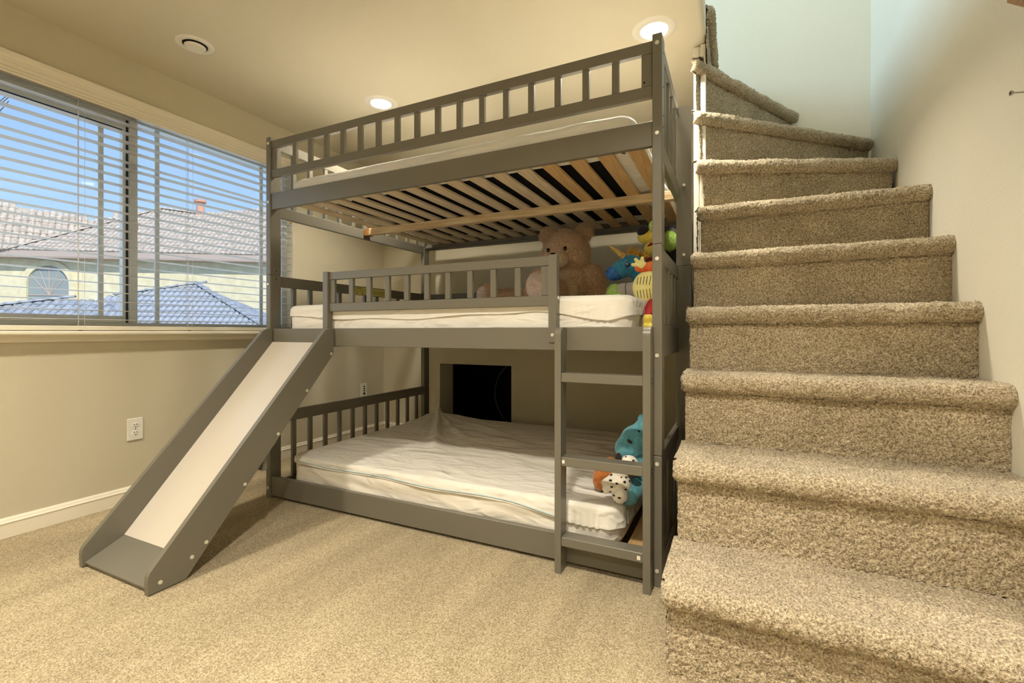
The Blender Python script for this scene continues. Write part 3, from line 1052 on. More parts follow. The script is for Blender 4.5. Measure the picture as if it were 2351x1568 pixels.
# ================================================================== mattresses
def soft_box(name, a, b, m, parent, rad=0.04, nx=90, ny=70, dome=0.012, wr=0.004, side_wr=0.004, crease=None, seed=0, hem=None, ruffle=None):
    """padded slab: top sheet and sides as one skin with folds"""
    x0, y0, z0 = a; x1, y1, z1 = b
    prof = []                                # (inset, z) going from bottom edge up and over
    H = z1 - z0
    r = min(rad, H * 0.48)
    for i in range(6):
        an = i / 5 * math.pi / 2
        prof.append((r * 0.6 * (1 - math.sin(an)), z0 + r * 0.6 * (1 - math.cos(an))))
    if hem:
        prof = [(0.0, z) for _, z in prof]
    for i in range(1, 7):
        prof.append((0.0, z0 + r * 0.6 + (H - r * 1.6) * i / 7))
    for i in range(9):
        an = i / 8 * math.pi / 2
        prof.append((r * (1 - math.cos(an)), z1 - r + r * math.sin(an)))
    # perimeter
    per = []
    cr = 0.075
    def arc(cx, cy, a0):
        for i in range(9):
            an = a0 + i / 8 * math.pi / 2
            per.append((cx, cy, math.cos(an), math.sin(an)))
    def line(xa, ya, xb, yb, nxm, nym, n):
        for i in range(1, n):
            f = i / n
            per.append((xa + (xb - xa) * f, ya + (yb - ya) * f, nxm, nym))
    C = [(x1 - cr, y0 + cr), (x1 - cr, y1 - cr), (x0 + cr, y1 - cr), (x0 + cr, y0 + cr)]
    arc(*C[0], -math.pi / 2); line(x1 - cr, y0 + cr, x1 - cr, y1 - cr, 1, 0, ny)
    arc(*C[1], 0); line(x1 - cr, y1 - cr, x0 + cr, y1 - cr, 0, 1, nx)
    arc(*C[2], math.pi / 2); line(x0 + cr, y1 - cr, x0 + cr, y0 + cr, -1, 0, ny)
    arc(*C[3], math.pi); line(x0 + cr, y0 + cr, x1 - cr, y0 + cr, 0, -1, nx)
    V, F = [], []
    np_ = len(per)
    for (px, py, nx_, ny_) in per:
        for (ins, z) in prof:
            if hem:
                z = z + (hem(px + nx_ * cr, py + ny_ * cr) - z0) * max(0.0, (z1 - r - z) / (z1 - r - z0))
            u = z * 9 - (px * 1.6 + py * 1.3)
            w = mnoise.noise(Vector((px * 2.1 + seed, py * 2.1, u))) * side_wr + mnoise.noise(Vector((px * 5 + seed, py * 5 + 7, z * 26 + px * 5))) * side_wr * 0.6
            if ruffle: w += ruffle(px + nx_ * cr, py + ny_ * cr, z)
            q = cr - ins + w
            V.append((px + nx_ * q, py + ny_ * q, z + (dome_f(px + nx_ * q, py + ny_ * q, a, b) * dome if z > z1 - r else 0)))
    K = len(prof)
    for i in range(np_):
        j = (i + 1) % np_
        for k in range(K - 1):
            F.append((i * K + k, j * K + k, j * K + k + 1, i * K + k + 1))
    # concentric rings inward for the top
    last = [i * K + K - 1 for i in range(np_)]
    cx, cy = (x0 + x1) / 2, (y0 + y1) / 2
    rings = 46
    for g in range(1, rings + 1):
        f = g / (rings + 1)
        cur = []
        for i, li in enumerate(last if g == 1 else prev0):
            bx, by = base_xy[i] if g > 1 else (V[last[i]][0], V[last[i]][1])
            if g == 1:
                if i == 0: base_xy = []
                base_xy.append((bx, by))
            sx = bx + (max(min(bx, cx + 0.30), cx - 0.30) - bx) * f
            sy = by + (cy - by) * f
            z = z1 + dome_f(sx, sy, a, b) * dome
            z += wr * mnoise.noise(Vector((sx * 3 + seed, sy * 7 + sx * 2, 3))) + wr * 0.7 * mnoise.noise(Vector((sx * 9 + seed, sy * 16, 5)))
            if crease: z += crease(sx, sy)
            V.append((sx, sy, z)); cur.append(len(V) - 1)
        pv = last if g == 1 else prev0
        for i in range(np_):
            j = (i + 1) % np_
            F.append((pv[i], pv[j], cur[j], cur[i]))
        prev0 = cur
    c = len(V); V.append((cx, cy, z1 + dome + 0.0))
    # close the middle strip by a simple fan onto a centre line
    bm = bmesh.new()
    vv = [bm.verts.new(p) for p in V[:-1]]
    for f in F:
        try: bm.faces.new([vv[i] for i in f])
        except ValueError: pass
    try: bm.faces.new([vv[i] for i in prev0])
    except ValueError: pass
    if not hem: bm.faces.new([vv[i * K] for i in range(np_)][::-1])
    bmesh.ops.triangulate(bm, faces=[f for f in bm.faces if len(f.verts) > 4])
    return obj(name, bm_mesh(name, bm), m, parent, True)

def dome_f(x, y, a, b):
    u = (x - a[0]) / (b[0] - a[0]); v = (y - a[1]) / (b[1] - a[1])
    return max(0.0, min(1.0, 4 * u * (1 - u) * 1.6)) * max(0.0, min(1.0, 4 * v * (1 - v) * 1.6))

def gauss(d, s): return math.exp(-(d / s) ** 2)

def mattresses():
    # bottom: mattress under a pale pad with blue piping
    ax, bx = (-2.114, 1.702, 0.0775), (-0.378, 3.006, 0.222)
    t = thing('mattress', (-1.25, 2.36, 0.0775), 'white sheeted mattress on the bottom bunk with a pale blue edged pad', 'mattress', None)
    soft_box('mattress_body', ax, bx, M_matt, t, 0.05, side_wr=0.010, seed=3)
    def crease(x, y):
        # sharp tent fold running forward from the back left corner
        z = 0.0
        px, py = -2.02, 2.93
        for (qx, qy, hgt, s) in ((-1.42, 2.02, 0.048, 0.026), (-1.28, 2.22, 0.022, 0.024), (-1.80, 2.25, 0.016, 0.024), (-1.05, 2.50, 0.016, 0.022)):
            dx, dy = qx - px, qy - py
            L = math.hypot(dx, dy)
            u = ((x - px) * dx + (y - py) * dy) / L
            w = abs((x - px) * dy - (y - py) * dx) / L
            if -0.05 < u < L:
                z += hgt * gauss(w, s * (0.5 + u / L)) * (1 - (u / L) ** 2)
        z += 0.03 * gauss(math.hypot(x + 2.0, y - 2.9), 0.22)
        z += 0.006 * math.sin(x * 9 + y * 30 + 3 * math.sin(x * 5)) * gauss(y - 2.65, 0.3) * 0.6
        return z
    def sm(a, b, v):
        v = max(0.0, min(1.0, (v - a) / (b - a)))
        return v * v * (3 - 2 * v)
    def hemz(x, y):
        return 0.196 - 0.012 * sm(-2.0, -0.9, x) - 0.035 * sm(-0.85, -0.45, x) + 0.004 * math.sin(x * 11 + y * 7)
    def ruf(x, y, z):
        k = sm(-0.75, -0.45, x) * max(0.0, (0.21 - z) / 0.06)
        return 0.004 * k * (0.6 + math.sin((x + y) * 240)) + 0.004 * k
    soft_box('mattress_pad', (-2.122, 1.696, 0.190), (-0.368, 3.014, 0.232), M_pad, t, 0.020, 360, 260, dome=0.010, wr=0.006, side_wr=0.003, crease=crease, seed=9, hem=hemz, ruffle=ruf)
    pts = []
    for i in range(61):
        f = i / 60
        x = -2.05 + (-0.62 + 2.05) * f
        pts.append((x, 1.6945 - 0.005 * sm(-0.85, -0.6, x), hemz(x, 1.696) + 0.010))
    tube('piping', pts, 0.0026, M_piping, t, 6)
    # middle
    t = thing('mattress', (-1.25, 2.36, 0.8652), 'white sheeted mattress on the middle bunk behind the low guard rail', 'mattress', None)
    soft_box('mattress_body', (-2.146, 1.700, 0.8652), (-0.333, 3.026, 1.010), M_sheet, t, 0.05, dome=0.016, wr=0.004, side_wr=0.005, seed=5)
    def hemm(x, y):
        front = 0.962 - 0.020 * math.sin((x + 2.1) * 2.4)
        corner = 0.052 * sm(-0.75, -0.42, x) * (1 - 0.4 * sm(-0.42, -0.33, x))
        return front - corner + 0.004 * math.sin(x * 13 + y * 9)
    def rufm(x, y, z):
        k = sm(-0.70, -0.45, x) * max(0.0, (0.99 - z) / 0.08)
        return 0.0035 * k * (0.6 + math.sin((x + y) * 250)) + 0.003 * k
    soft_box('cover_skirt', (-2.151, 1.695, 0.955), (-0.328, 3.031, 1.020), M_sheet, t, 0.042, 420, 300, dome=0.018, wr=0.005, side_wr=0.003, seed=15, hem=hemm, ruffle=rufm)
    # top
    t = thing('mattress', (-1.25, 2.36, 1.5815), 'white sheeted mattress on the top bunk resting on pine slats', 'mattress', None)
    body = soft_box('mattress_body', (-2.12, 1.700, 1.5870), (-0.318, 3.020, 1.690), M_sheet, t, 0.05, dome=0.010, wr=0.004, side_wr=0.010, seed=7)
    # black underside and gathered white hem, lying on the slats
    hem = 0.145
    x0, x1, y0, y1 = -2.05, -0.36, 1.77, 2.95
    V, F = [], []
    per = []
    for i in range(300):
        f = i / 300 * 4
        s = int(f); q = f - s
        P = [(x0, y0), (x1, y0), (x1, y1), (x0, y1)]
        aX, aY = P[s]; bX, bY = P[(s + 1) % 4]
        per.append((aX + (bX - aX) * q, aY + (bY - aY) * q, s))
    for i, (px, py, s) in enumerate(per):
        nx_, ny_ = ((0, 1), (-1, 0), (0, -1), (1, 0))[s]
        w = hem * (0.55 + 0.25 * mnoise.noise(Vector((px * 4, py * 4, 2))) + (0.5 if min(abs(px - x0), abs(px - x1)) < 0.22 and s in (0, 2) else 0) * 0.3)
        for k in range(4):
            g = k / 3
            V.append((px + nx_ * w * g, py + ny_ * w * g, 1.5836 + (0.0016 * math.sin(i * 2.1) if k in (1, 2) else 0.0) * 1.0))
    for i in range(300):
        j = (i + 1) % 300
        for k in range(3):
            F.append((i * 4 + k, j * 4 + k, j * 4 + k + 1, i * 4 + k + 1))
    obj('elastic_hem', mesh('elastic_hem', V, F), M_sheet, t, True)
    box('underside_fabric', (x0 + 0.03, y0 + 0.03, 1.5856), (x1 - 0.03, y1 - 0.03, 1.5866), M_black, t, 0)
mattresses()

# ================================================================== plush toys
MZ = 1.036     # top of the middle mattress
def fur(o, m_index, count, length, seed):
    o.modifiers.new('fur', 'PARTICLE_SYSTEM')
    ps = o.particle_systems[-1].settings
    ps.type = 'HAIR'
    ps.count = count
    ps.hair_length = length
    ps.hair_step = 3
    ps.brownian_factor = 0.006
    ps.root_radius = 0.12
    ps.tip_radius = 0.03
    ps.radius_scale = 0.01
    ps.material = m_index
    o.particle_systems[-1].seed = seed

def bear():
    bx, by = -0.90, 2.74
    t = thing('teddy_bear', (bx, by, MZ), 'big brown curly teddy bear slumped against the wall on the middle bunk', 'teddy bear')
    z = MZ
    P = []
    P += [((bx, by, z + 0.115), (0.150, 0.125, 0.165)), ((bx + 0.005, by + 0.01, z + 0.20), (0.125, 0.11, 0.09))]
    # head
    hx, hy, hz = bx - 0.030, by - 0.02, z + 0.330
    P += [((hx, hy, hz), (0.148, 0.128, 0.112)), ((hx + 0.005, hy + 0.01, hz + 0.030), (0.128, 0.118, 0.112)), ((hx + 0.058, hy - 0.02, hz - 0.035), (0.092, 0.095, 0.076)), ((hx - 0.065, hy - 0.03, hz - 0.035), (0.085, 0.09, 0.076))]
    # arms
    P += [(c, r) for c, r in capsule_pts((bx + 0.13, by - 0.02, z + 0.20), (bx + 0.185, by - 0.08, z + 0.05), 0.058, 0.066)]
    P += [(c, r) for c, r in capsule_pts((bx - 0.13, by - 0.03, z + 0.20), (bx - 0.20, by - 0.10, z + 0.07), 0.055, 0.062)]
    # near leg bending toward the guard rail
    P += [(c, r) for c, r in capsule_pts((bx - 0.06, by - 0.10, z + 0.075), (bx - 0.066, by - 0.32, z + 0.080), 0.085, 0.086)]
    # far leg lying along the mattress
    P += [(c, r) for c, r in capsule_pts((bx - 0.10, by - 0.02, z + 0.06), (bx - 0.50, by - 0.05, z + 0.058), 0.075, 0.058, 12)]
    P += [((bx - 0.545, by - 0.08, z + 0.080), (0.062, 0.055, 0.082)), ((bx - 0.066, by - 0.35, z + 0.095), (0.088, 0.055, 0.095))]
    body = plush('body', P, M_bear, t, 0.0075, 0.0012, 5)
    fur(body, 1, 26000, 0.012, 3)
    for sx, sgn in ((hx + 0.112, 1), (hx - 0.122, -1)):
        e = plush('ear', [((sx, hy + 0.005, hz + 0.116), (0.050, 0.028, 0.052), (0, 0.5 * sgn, 0))], M_bear, t, 0.006, 0.001, 2)
        fur(e, 1, 2500, 0.010, 5)
    ellipsoid('muzzle', (hx - 0.008, hy - 0.122, hz - 0.058), (0.066, 0.052, 0.052), M_bear_light, t, (0, 0, 0), 24)
    ellipsoid('nose', (hx - 0.026, hy - 0.166, hz - 0.034), (0.020, 0.012, 0.014), M_eye, t)
    tube('mouth', [(hx - 0.018, hy - 0.174, hz - 0.060), (hx + 0.002, hy - 0.173, hz - 0.076), (hx + 0.024, hy - 0.162, hz - 0.068)], 0.0016, M_brn, t)
    for ex in (-0.074, 0.036):
        ellipsoid('eye', (hx + ex, hy - 0.128 + (0.010 if ex < 0 else 0), hz + 0.006), (0.0115, 0.009, 0.0125), M_eye, t)
    ellipsoid('sole', (bx - 0.070, by - 0.392, z + 0.098), (0.068, 0.020, 0.078), M_bear_sole, t)
    ellipsoid('sole', (bx - 0.562, by - 0.124, z + 0.080), (0.044, 0.016, 0.062), M_bear_sole, t)
    ellipsoid('tummy', (bx - 0.005, by - 0.098, z + 0.09), (0.085, 0.040, 0.10), M_bear_light, t)
bear()

def unicorn():
    # blue horned plush, head in profile looking towards the window
    hx, hy, hz = -0.455, 2.29, 1.205
    t = thing('plush_toy', (hx + 0.05, hy, MZ), 'blue plush animal with a twisted golden horn and orange mane', 'plush toy', None)
    P = [((hx, hy, hz), (0.066, 0.052, 0.056)), ((hx - 0.045, hy - 0.01, hz - 0.018), (0.050, 0.044, 0.046))]
    P += capsule_pts((hx + 0.03, hy + 0.01, hz - 0.01), (hx + 0.085, hy + 0.03, MZ + 0.06), 0.048, 0.058)
    P += [((hx + 0.085, hy + 0.035, MZ + 0.072), (0.075, 0.075, 0.075))]
    plush('body', P, M_blue, t, 0.005, 0.0, 4)
    plush('snout', [((hx - 0.078, hy - 0.018, hz - 0.036), (0.038, 0.038, 0.036)), ((hx - 0.060, hy - 0.014, hz - 0.034), (0.036, 0.039, 0.036))], M_blue2, t, 0.005, 0, 4)
    # twisted horn
    V, F = [], []
    n, k = 40, 14
    a = Vector((hx - 0.022, hy - 0.02, hz + 0.040)); b = Vector((hx - 0.092, hy - 0.035, hz + 0.098))
    d = (b - a).normalized(); u = d.orthogonal().normalized(); w = d.cross(u)
    for i in range(n + 1):
        f = i / n
        r = 0.016 * (1 - 0.82 * f)
        for j in range(k):
            an = 2 * math.pi * j / k
            rr = r * (1 + 0.14 * math.sin(an + f * 30))
            V.append(a + d * ((b - a).length * f) + (u * math.cos(an) + w * math.sin(an)) * rr)
    for i in range(n):
        for j in range(k):
            F.append((i * k + j, i * k + (j + 1) % k, (i + 1) * k + (j + 1) % k, (i + 1) * k + j))
    F.append(tuple(range(n * k, n * k + k)))
    obj('horn', mesh('horn', V, F), M_gold, t, True)
    # mane tuft of pointed locks
    bm = bmesh.new()
    r_ = random.Random(4)
    for i in range(70):
        f = r_.random()
        p = Vector((hx - 0.006 + 0.085 * f, hy + r_.uniform(-0.02, 0.03), hz + 0.046 - 0.012 * f))
        q = Vector((r_.uniform(-0.018, 0.010), r_.uniform(-0.012, 0.012), r_.uniform(0.028, 0.052) * (1 - 0.35 * f)))
        M = Matrix.Translation(p + q / 2) @ q.to_track_quat('Z', 'Y').to_matrix().to_4x4()
        bmesh.ops.create_cone(bm, cap_ends=True, segments=6, radius1=0.005, radius2=0.0004, depth=q.length * 1.2, matrix=M)
    obj('mane', bm_mesh('mane', bm), M_mane, t, True)
    ellipsoid('eye_patch', (hx - 0.004, hy - 0.0475, hz - 0.002), (0.017, 0.006, 0.013), M_blue2, t)
    ellipsoid('eye', (hx - 0.002, hy - 0.0520, hz - 0.002), (0.011, 0.004, 0.011), M_eye, t)
    ellipsoid('eye_glint', (hx - 0.005, hy - 0.0555, hz + 0.002), (0.003, 0.0015, 0.003), M_wht, t)
    for dx, dy in ((-0.103, -0.040), (-0.113, -0.020)):
        ellipsoid('nostril', (hx + dx, hy + dy, hz - 0.026), (0.004, 0.004, 0.006), M_eye, t)
unicorn()

def yellow_dog():
    hx, hy, hz = -0.395, 2.47, 1.375
    t = thing('plush_toy', (hx + 0.03, hy, MZ), 'yellow plush with a black nose, open mouth and red collar', 'plush toy', None)
    P = [((hx - 0.008, hy, hz), (0.052, 0.046, 0.040)), ((hx + 0.022, hy + 0.02, hz + 0.012), (0.050, 0.050, 0.050))]
    P += capsule_pts((hx + 0.03, hy + 0.02, hz - 0.03), (hx + 0.04, hy + 0.03, MZ + 0.08), 0.040, 0.060)
    P += [((hx + 0.035, hy + 0.03, MZ + 0.070), (0.070, 0.070, 0.070))]
    plush('body', P, M_yel, t, 0.005, 0, 4)
    plush('jaw', [((hx + 0.012, hy - 0.015, hz - 0.070), (0.036, 0.038, 0.036))], M_yel, t, 0.005, 0, 3)
    ellipsoid('nose', (hx - 0.026, hy - 0.020, hz + 0.026), (0.034, 0.034, 0.030), M_plblk, t, (0, 0.5, 0))
    ellipsoid('mouth', (hx + 0.016, hy - 0.032, hz - 0.050), (0.028, 0.022, 0.010), M_red, t, (0, -0.6, 0))
    plush('eyelid', [((hx + 0.022, hy - 0.030, hz + 0.045), (0.020, 0.022, 0.030))], M_lime, t, 0.005, 0, 2)
    tube('collar', [(hx + 0.036 + 0.046 * math.cos(a), hy + 0.022 + 0.046 * math.sin(a), hz - 0.118) for a in np.linspace(0, 2 * math.pi, 24)[:-1]], 0.010, M_red, t, 8, True)
yellow_dog()

def black_plush():
    hx, hy, hz = -0.315, 2.62, 1.355
    t = thing('plush_toy', (hx, hy, MZ), 'shaggy black plush with a fluffy lime green pompom', 'plush toy', None)
    P = [((hx, hy, hz + 0.020), (0.062, 0.055, 0.070)), ((hx + 0.002, hy, hz - 0.12), (0.060, 0.060, 0.10)), ((hx - 0.005, hy, MZ + 0.080), (0.070, 0.068, 0.080))]
    b = plush('body', P, M_plblk, t, 0.006, 0.0012, 4)
    fur(b, 1, 5000, 0.012, 9)
    p = plush('pompom', [((hx + 0.012, hy - 0.060, hz + 0.004), (0.036, 0.028, 0.042))], M_lime, t, 0.005, 0.001, 2)
    fur(p, 1, 2500, 0.008, 10)
black_plush()

def striped_bug():
    cx_, cy_, cz = -0.330, 2.06, 1.075
    t = thing('plush_toy', (cx_, cy_, 0.97), 'round pale yellow plush with black stripes, orange arm and yellow feet', 'plush toy', None)
    bm = bmesh.new()
    ellipsoid_bm(bm, (cx_, cy_, cz), (0.070, 0.034, 0.073), (0, 0, 0), 32)
    obj('belly', bm_mesh('belly', bm), M_pyel, t, True)
    ellipsoid('shell', (cx_ + 0.006, cy_ + 0.022, cz - 0.002), (0.076, 0.036, 0.079), M_plblk, t, (0, 0, 0), 28)
    # stripes: two rows of thin dark seams hugging the belly
    for row, zz in ((1, 0.026), (-1, -0.030)):
        for i in range(8):
            x = -0.047 + i * 0.0135
            pts = []
            for j in range(8):
                f = j / 7 - 0.5
                zc = zz + f * 0.040 * (1 - 0.25 * abs(i - 4) / 4)
                xx = x + zc * 0.12 * row
                s = 1 - (xx / 0.070) ** 2 - (zc / 0.073) ** 2
                if s <= 0.02: continue
                pts.append((cx_ + xx, cy_ - 0.034 * math.sqrt(s) - 0.0006, cz + zc))
            if len(pts) > 2:
                tube('stripe', pts, 0.0013, M_plblk, t, 6)
    P = capsule_pts((cx_ + 0.03, cy_ + 0.005, cz + 0.085), (cx_ - 0.040, cy_ - 0.01, cz + 0.085), 0.026, 0.020)
    plush('arm', P, M_org, t, 0.004, 0, 3)
    hx, hz = cx_ - 0.030, cz + 0.094
    Q = [((hx, cy_ - 0.015, hz), (0.024, 0.018, 0.020))]
    Q += capsule_pts((hx, cy_ - 0.018, hz), (hx - 0.022, cy_ - 0.022, hz + 0.026), 0.010, 0.008)
    Q += capsule_pts((hx, cy_ - 0.018, hz), (hx - 0.034, cy_ - 0.022, hz + 0.004), 0.010, 0.008)
    Q += capsule_pts((hx, cy_ - 0.018, hz), (hx + 0.006, cy_ - 0.02, hz + 0.030), 0.010, 0.008)
    plush('hand', Q, M_pyel, t, 0.003, 0, 2)
    # orange-red legs and yellow feet hanging in the gap at the mattress end
    plush('leg', capsule_pts((cx_ + 0.02, cy_ - 0.02, cz - 0.075), (cx_ + 0.012, cy_ - 0.10, cz - 0.105), 0.024, 0.018), M_red, t, 0.004, 0, 3)
    fx, fy, fz = cx_ + 0.028, cy_ - 0.20, cz - 0.150
    plush('foot', [((fx, fy, fz), (0.020, 0.02, 0.032)), ((fx - 0.006, fy - 0.015, fz - 0.022), (0.012, 0.014, 0.014)), ((fx + 0.012, fy - 0.015, fz - 0.024), (0.012, 0.014, 0.014))], M_yel, t, 0.003, 0, 2)
    plush('leg', capsule_pts((cx_ + 0.018, cy_ - 0.09, cz - 0.10), (fx, fy, fz + 0.02), 0.018, 0.014), M_red, t, 0.004, 0, 3)
striped_bug()

def grey_green():
    cx_, cy_, cz = -0.470, 2.20, 1.062
    t = thing('plush_toy', (cx_, cy_, MZ), 'grey plush with a lime green fluffy head lying on the mattress', 'plush toy', None)
    P = capsule_pts((cx_ + 0.060, cy_ + 0.01, cz + 0.006), (cx_ + 0.005, cy_, cz + 0.006), 0.048, 0.045)
    plush('body', P, M_gry, t, 0.004, 0, 3)
    h = plush('head', [((cx_ - 0.035, cy_, cz - 0.004), (0.036, 0.038, 0.044)), ((cx_ - 0.012, cy_ - 0.02, cz - 0.020), (0.034, 0.03, 0.025))], M_lime, t, 0.004, 0.0008, 2)
    fur(h, 1, 2200, 0.006, 12)
    tube('seam', [(cx_ + 0.02 - 0.004 * math.sin(a), cy_ + 0.046 * math.cos(a), cz + 0.006 + 0.046 * math.sin(a)) for a in np.linspace(0, 2 * math.pi, 26)[:-1]], 0.0015, M_plblk, t, 4, True)
grey_green()

BZ = 0.243     # top of the bottom pad
def teal():
    cx_, cy_ = -0.337, 1.90
    z = BZ
    t = thing('plush_toy', (cx_, cy_, z), 'teal plush animal with a big muzzle slumped at the end of the bottom bunk', 'plush toy', None)
    P = [((cx_, cy_ + 0.02, z + 0.080), (0.080, 0.080, 0.095)), ((cx_ - 0.01, cy_, z + 0.200), (0.072, 0.072, 0.066)), ((cx_ - 0.042, cy_ - 0.015, z + 0.170), (0.058, 0.062, 0.056)), ((cx_ + 0.018, cy_ + 0.01, z + 0.240), (0.052, 0.052, 0.052))]
    plush('body', P, M_teal, t, 0.006, 0, 5)
    for dx in (0.035, -0.02):
        plush('ear', [((cx_ + dx + 0.02, cy_ + 0.03, z + 0.280), (0.018, 0.012, 0.026))], M_teal, t, 0.004, 0, 2)
    plush('foot', [((cx_ - 0.028, cy_ - 0.105, z + 0.022), (0.045, 0.04, 0.048)), ((cx_ - 0.015, cy_ - 0.075, z + 0.030), (0.045, 0.05, 0.045))], M_teal, t, 0.005, 0, 4)
    ellipsoid('eye', (cx_ - 0.030, cy_ - 0.072, z + 0.212), (0.011, 0.004, 0.006), M_eye, t, (0, 0.6, 0))
    ellipsoid('eye', (cx_ + 0.004, cy_ - 0.058, z + 0.252), (0.005, 0.004, 0.004), M_eye, t, (0, 0.6, 0))
teal()

def dalmatian():
    cx_, cy_ = -0.388, 1.775
    z = BZ
    t = thing('plush_toy', (cx_, cy_, z), 'small white plush dog with black spots and a red collar', 'plush toy', None)
    P = [((cx_, cy_, z + 0.062), (0.040, 0.038, 0.052)), ((cx_ + 0.006, cy_, z + 0.11), (0.034, 0.032, 0.035)), ((cx_ + 0.004, cy_ - 0.030, z + 0.024), (0.030, 0.030, 0.030))]
    P += capsule_pts((cx_ - 0.02, cy_ - 0.01, z + 0.085), (cx_ - 0.056, cy_ - 0.03, z + 0.064), 0.019, 0.013)
    P += capsule_pts((cx_ - 0.02, cy_ - 0.02, z + 0.060), (cx_ - 0.048, cy_ - 0.04, z + 0.042), 0.019, 0.016)
    P += [((cx_ + 0.030, cy_ + 0.005, z + 0.138), (0.036, 0.036, 0.032))]
    b = plush('body', P, M_wht, t, 0.004, 0, 3)
    # spots printed on the fleece: small dark patches seated on the surface
    bm = bmesh.new()
    r_ = random.Random(3)
    me = b.data
    cand = [p for p in me.polygons if p.normal.y < -0.2]
    chosen = []
    tries = 0
    while len(chosen) < 26 and tries < 3000:
        tries += 1
        p = r_.choice(cand)
        if all((p.center - q.center).length > 0.017 for q in chosen):
            chosen.append(p)
    for p in chosen:
        M = Matrix.Translation(p.center) @ p.normal.to_track_quat('Z', 'Y').to_matrix().to_4x4() @ Matrix.Diagonal((r_.uniform(0.0035, 0.007), r_.uniform(0.003, 0.006), 0.0012, 1))
        bmesh.ops.create_uvsphere(bm, u_segments=10, v_segments=6, radius=1, matrix=M)
    sp = obj('spots', bm_mesh('spots', bm), M_plblk, t, True)
    sp['kind'] = 'stuff'
    tube('collar', [(cx_ + 0.022 + 0.030 * math.cos(a), cy_ + 0.003 + 0.030 * math.sin(a), z + 0.116) for a in np.linspace(0, 2 * math.pi, 20)[:-1]], 0.006, M_red, t, 6, True)
    ellipsoid('ear', (cx_ - 0.008, cy_ - 0.006, z + 0.158), (0.014, 0.012, 0.020), M_plblk, t)
    ellipsoid('ear', (cx_ + 0.046, cy_ - 0.012, z + 0.120), (0.024, 0.016, 0.030), M_plblk, t)
    ellipsoid('muzzle', (cx_ + 0.042, cy_ - 0.030, z + 0.140), (0.016, 0.012, 0.012), M_wht, t)
    ellipsoid('nose', (cx_ + 0.042, cy_ - 0.042, z + 0.144), (0.004, 0.003, 0.003), M_eye, t)
dalmatian()

def brown():
    cx_, cy_ = -0.475, 1.86
    z = BZ
    t = thing('plush_toy', (cx_, cy_, z), 'orange brown plush lying behind the spotted dog toy', 'plush toy', None)
    P = capsule_pts((cx_ + 0.10, cy_ + 0.01, z + 0.060), (cx_ - 0.01, cy_, z + 0.055), 0.038, 0.034)
    P += [((cx_ - 0.012, cy_ - 0.01, z + 0.040), (0.032, 0.034, 0.046))]
    plush('body', P, M_brn, t, 0.005, 0, 4)
    plush('ear', [((cx_ + 0.035, cy_ - 0.01, z + 0.118), (0.028, 0.012, 0.018), (0, 0.3, 0))], M_brn, t, 0.004, 0, 2)
    plush('ear', [((cx_ + 0.085, cy_ + 0.02, z + 0.105), (0.020, 0.012, 0.016))], M_brn, t, 0.004, 0, 2)
brown()

# ================================================================== dark hooped tunnel in the cupboard opening
def hoop():
    t = thing('play_tunnel', (-1.60, 3.72, 0.006), 'black fabric play tunnel with thin grey hoops inside the low cupboard', 'toy')
    c = Vector((-1.62, 3.70, 0.33))
    bm = bmesh.new()
    bmesh.ops.create_cone(bm, cap_ends=True, segments=48, radius1=0.318, radius2=0.318, depth=0.42, matrix=Matrix.Translation(c + Vector((0, 0.22, 0))) @ Matrix.Rotation(R(90), 4, 'X'))
    obj('fabric', bm_mesh('fabric', bm), M_cavity, t, True)
    for dy, r in ((0.0, 0.318), (0.20, 0.322), (0.42, 0.318)):
        tube('hoop', [(c.x + r * math.cos(a), c.y + dy, c.z + r * math.sin(a)) for a in np.linspace(0, 2 * math.pi, 60)[:-1]], 0.0045, M_hoop, t, 6, True)
hoop()

# ================================================================== outdoors
struct('ground', (-70, -40, -1.75), (-3.2, 70, -1.6), M_ground)

def barrel_mesh(name, w, l, n=6):
    """half round clay tile running down the slope (local y), crown up"""
    V, F = [], []
    for s, sc in ((0, 1.0), (1, 0.86)):
        for i in range(n + 1):
            a = math.pi * i / n
            V.append((-math.cos(a) * w * 0.5 * sc, s * l, math.sin(a) * w * 0.30 * sc + (0.018 if s == 0 else 0.0)))
    for i in range(n):
        F.append((i, n + 1 + i, n + 2 + i, i + 1))
    F.append(tuple(range(n + 1)))
    return mesh(name, V, F)

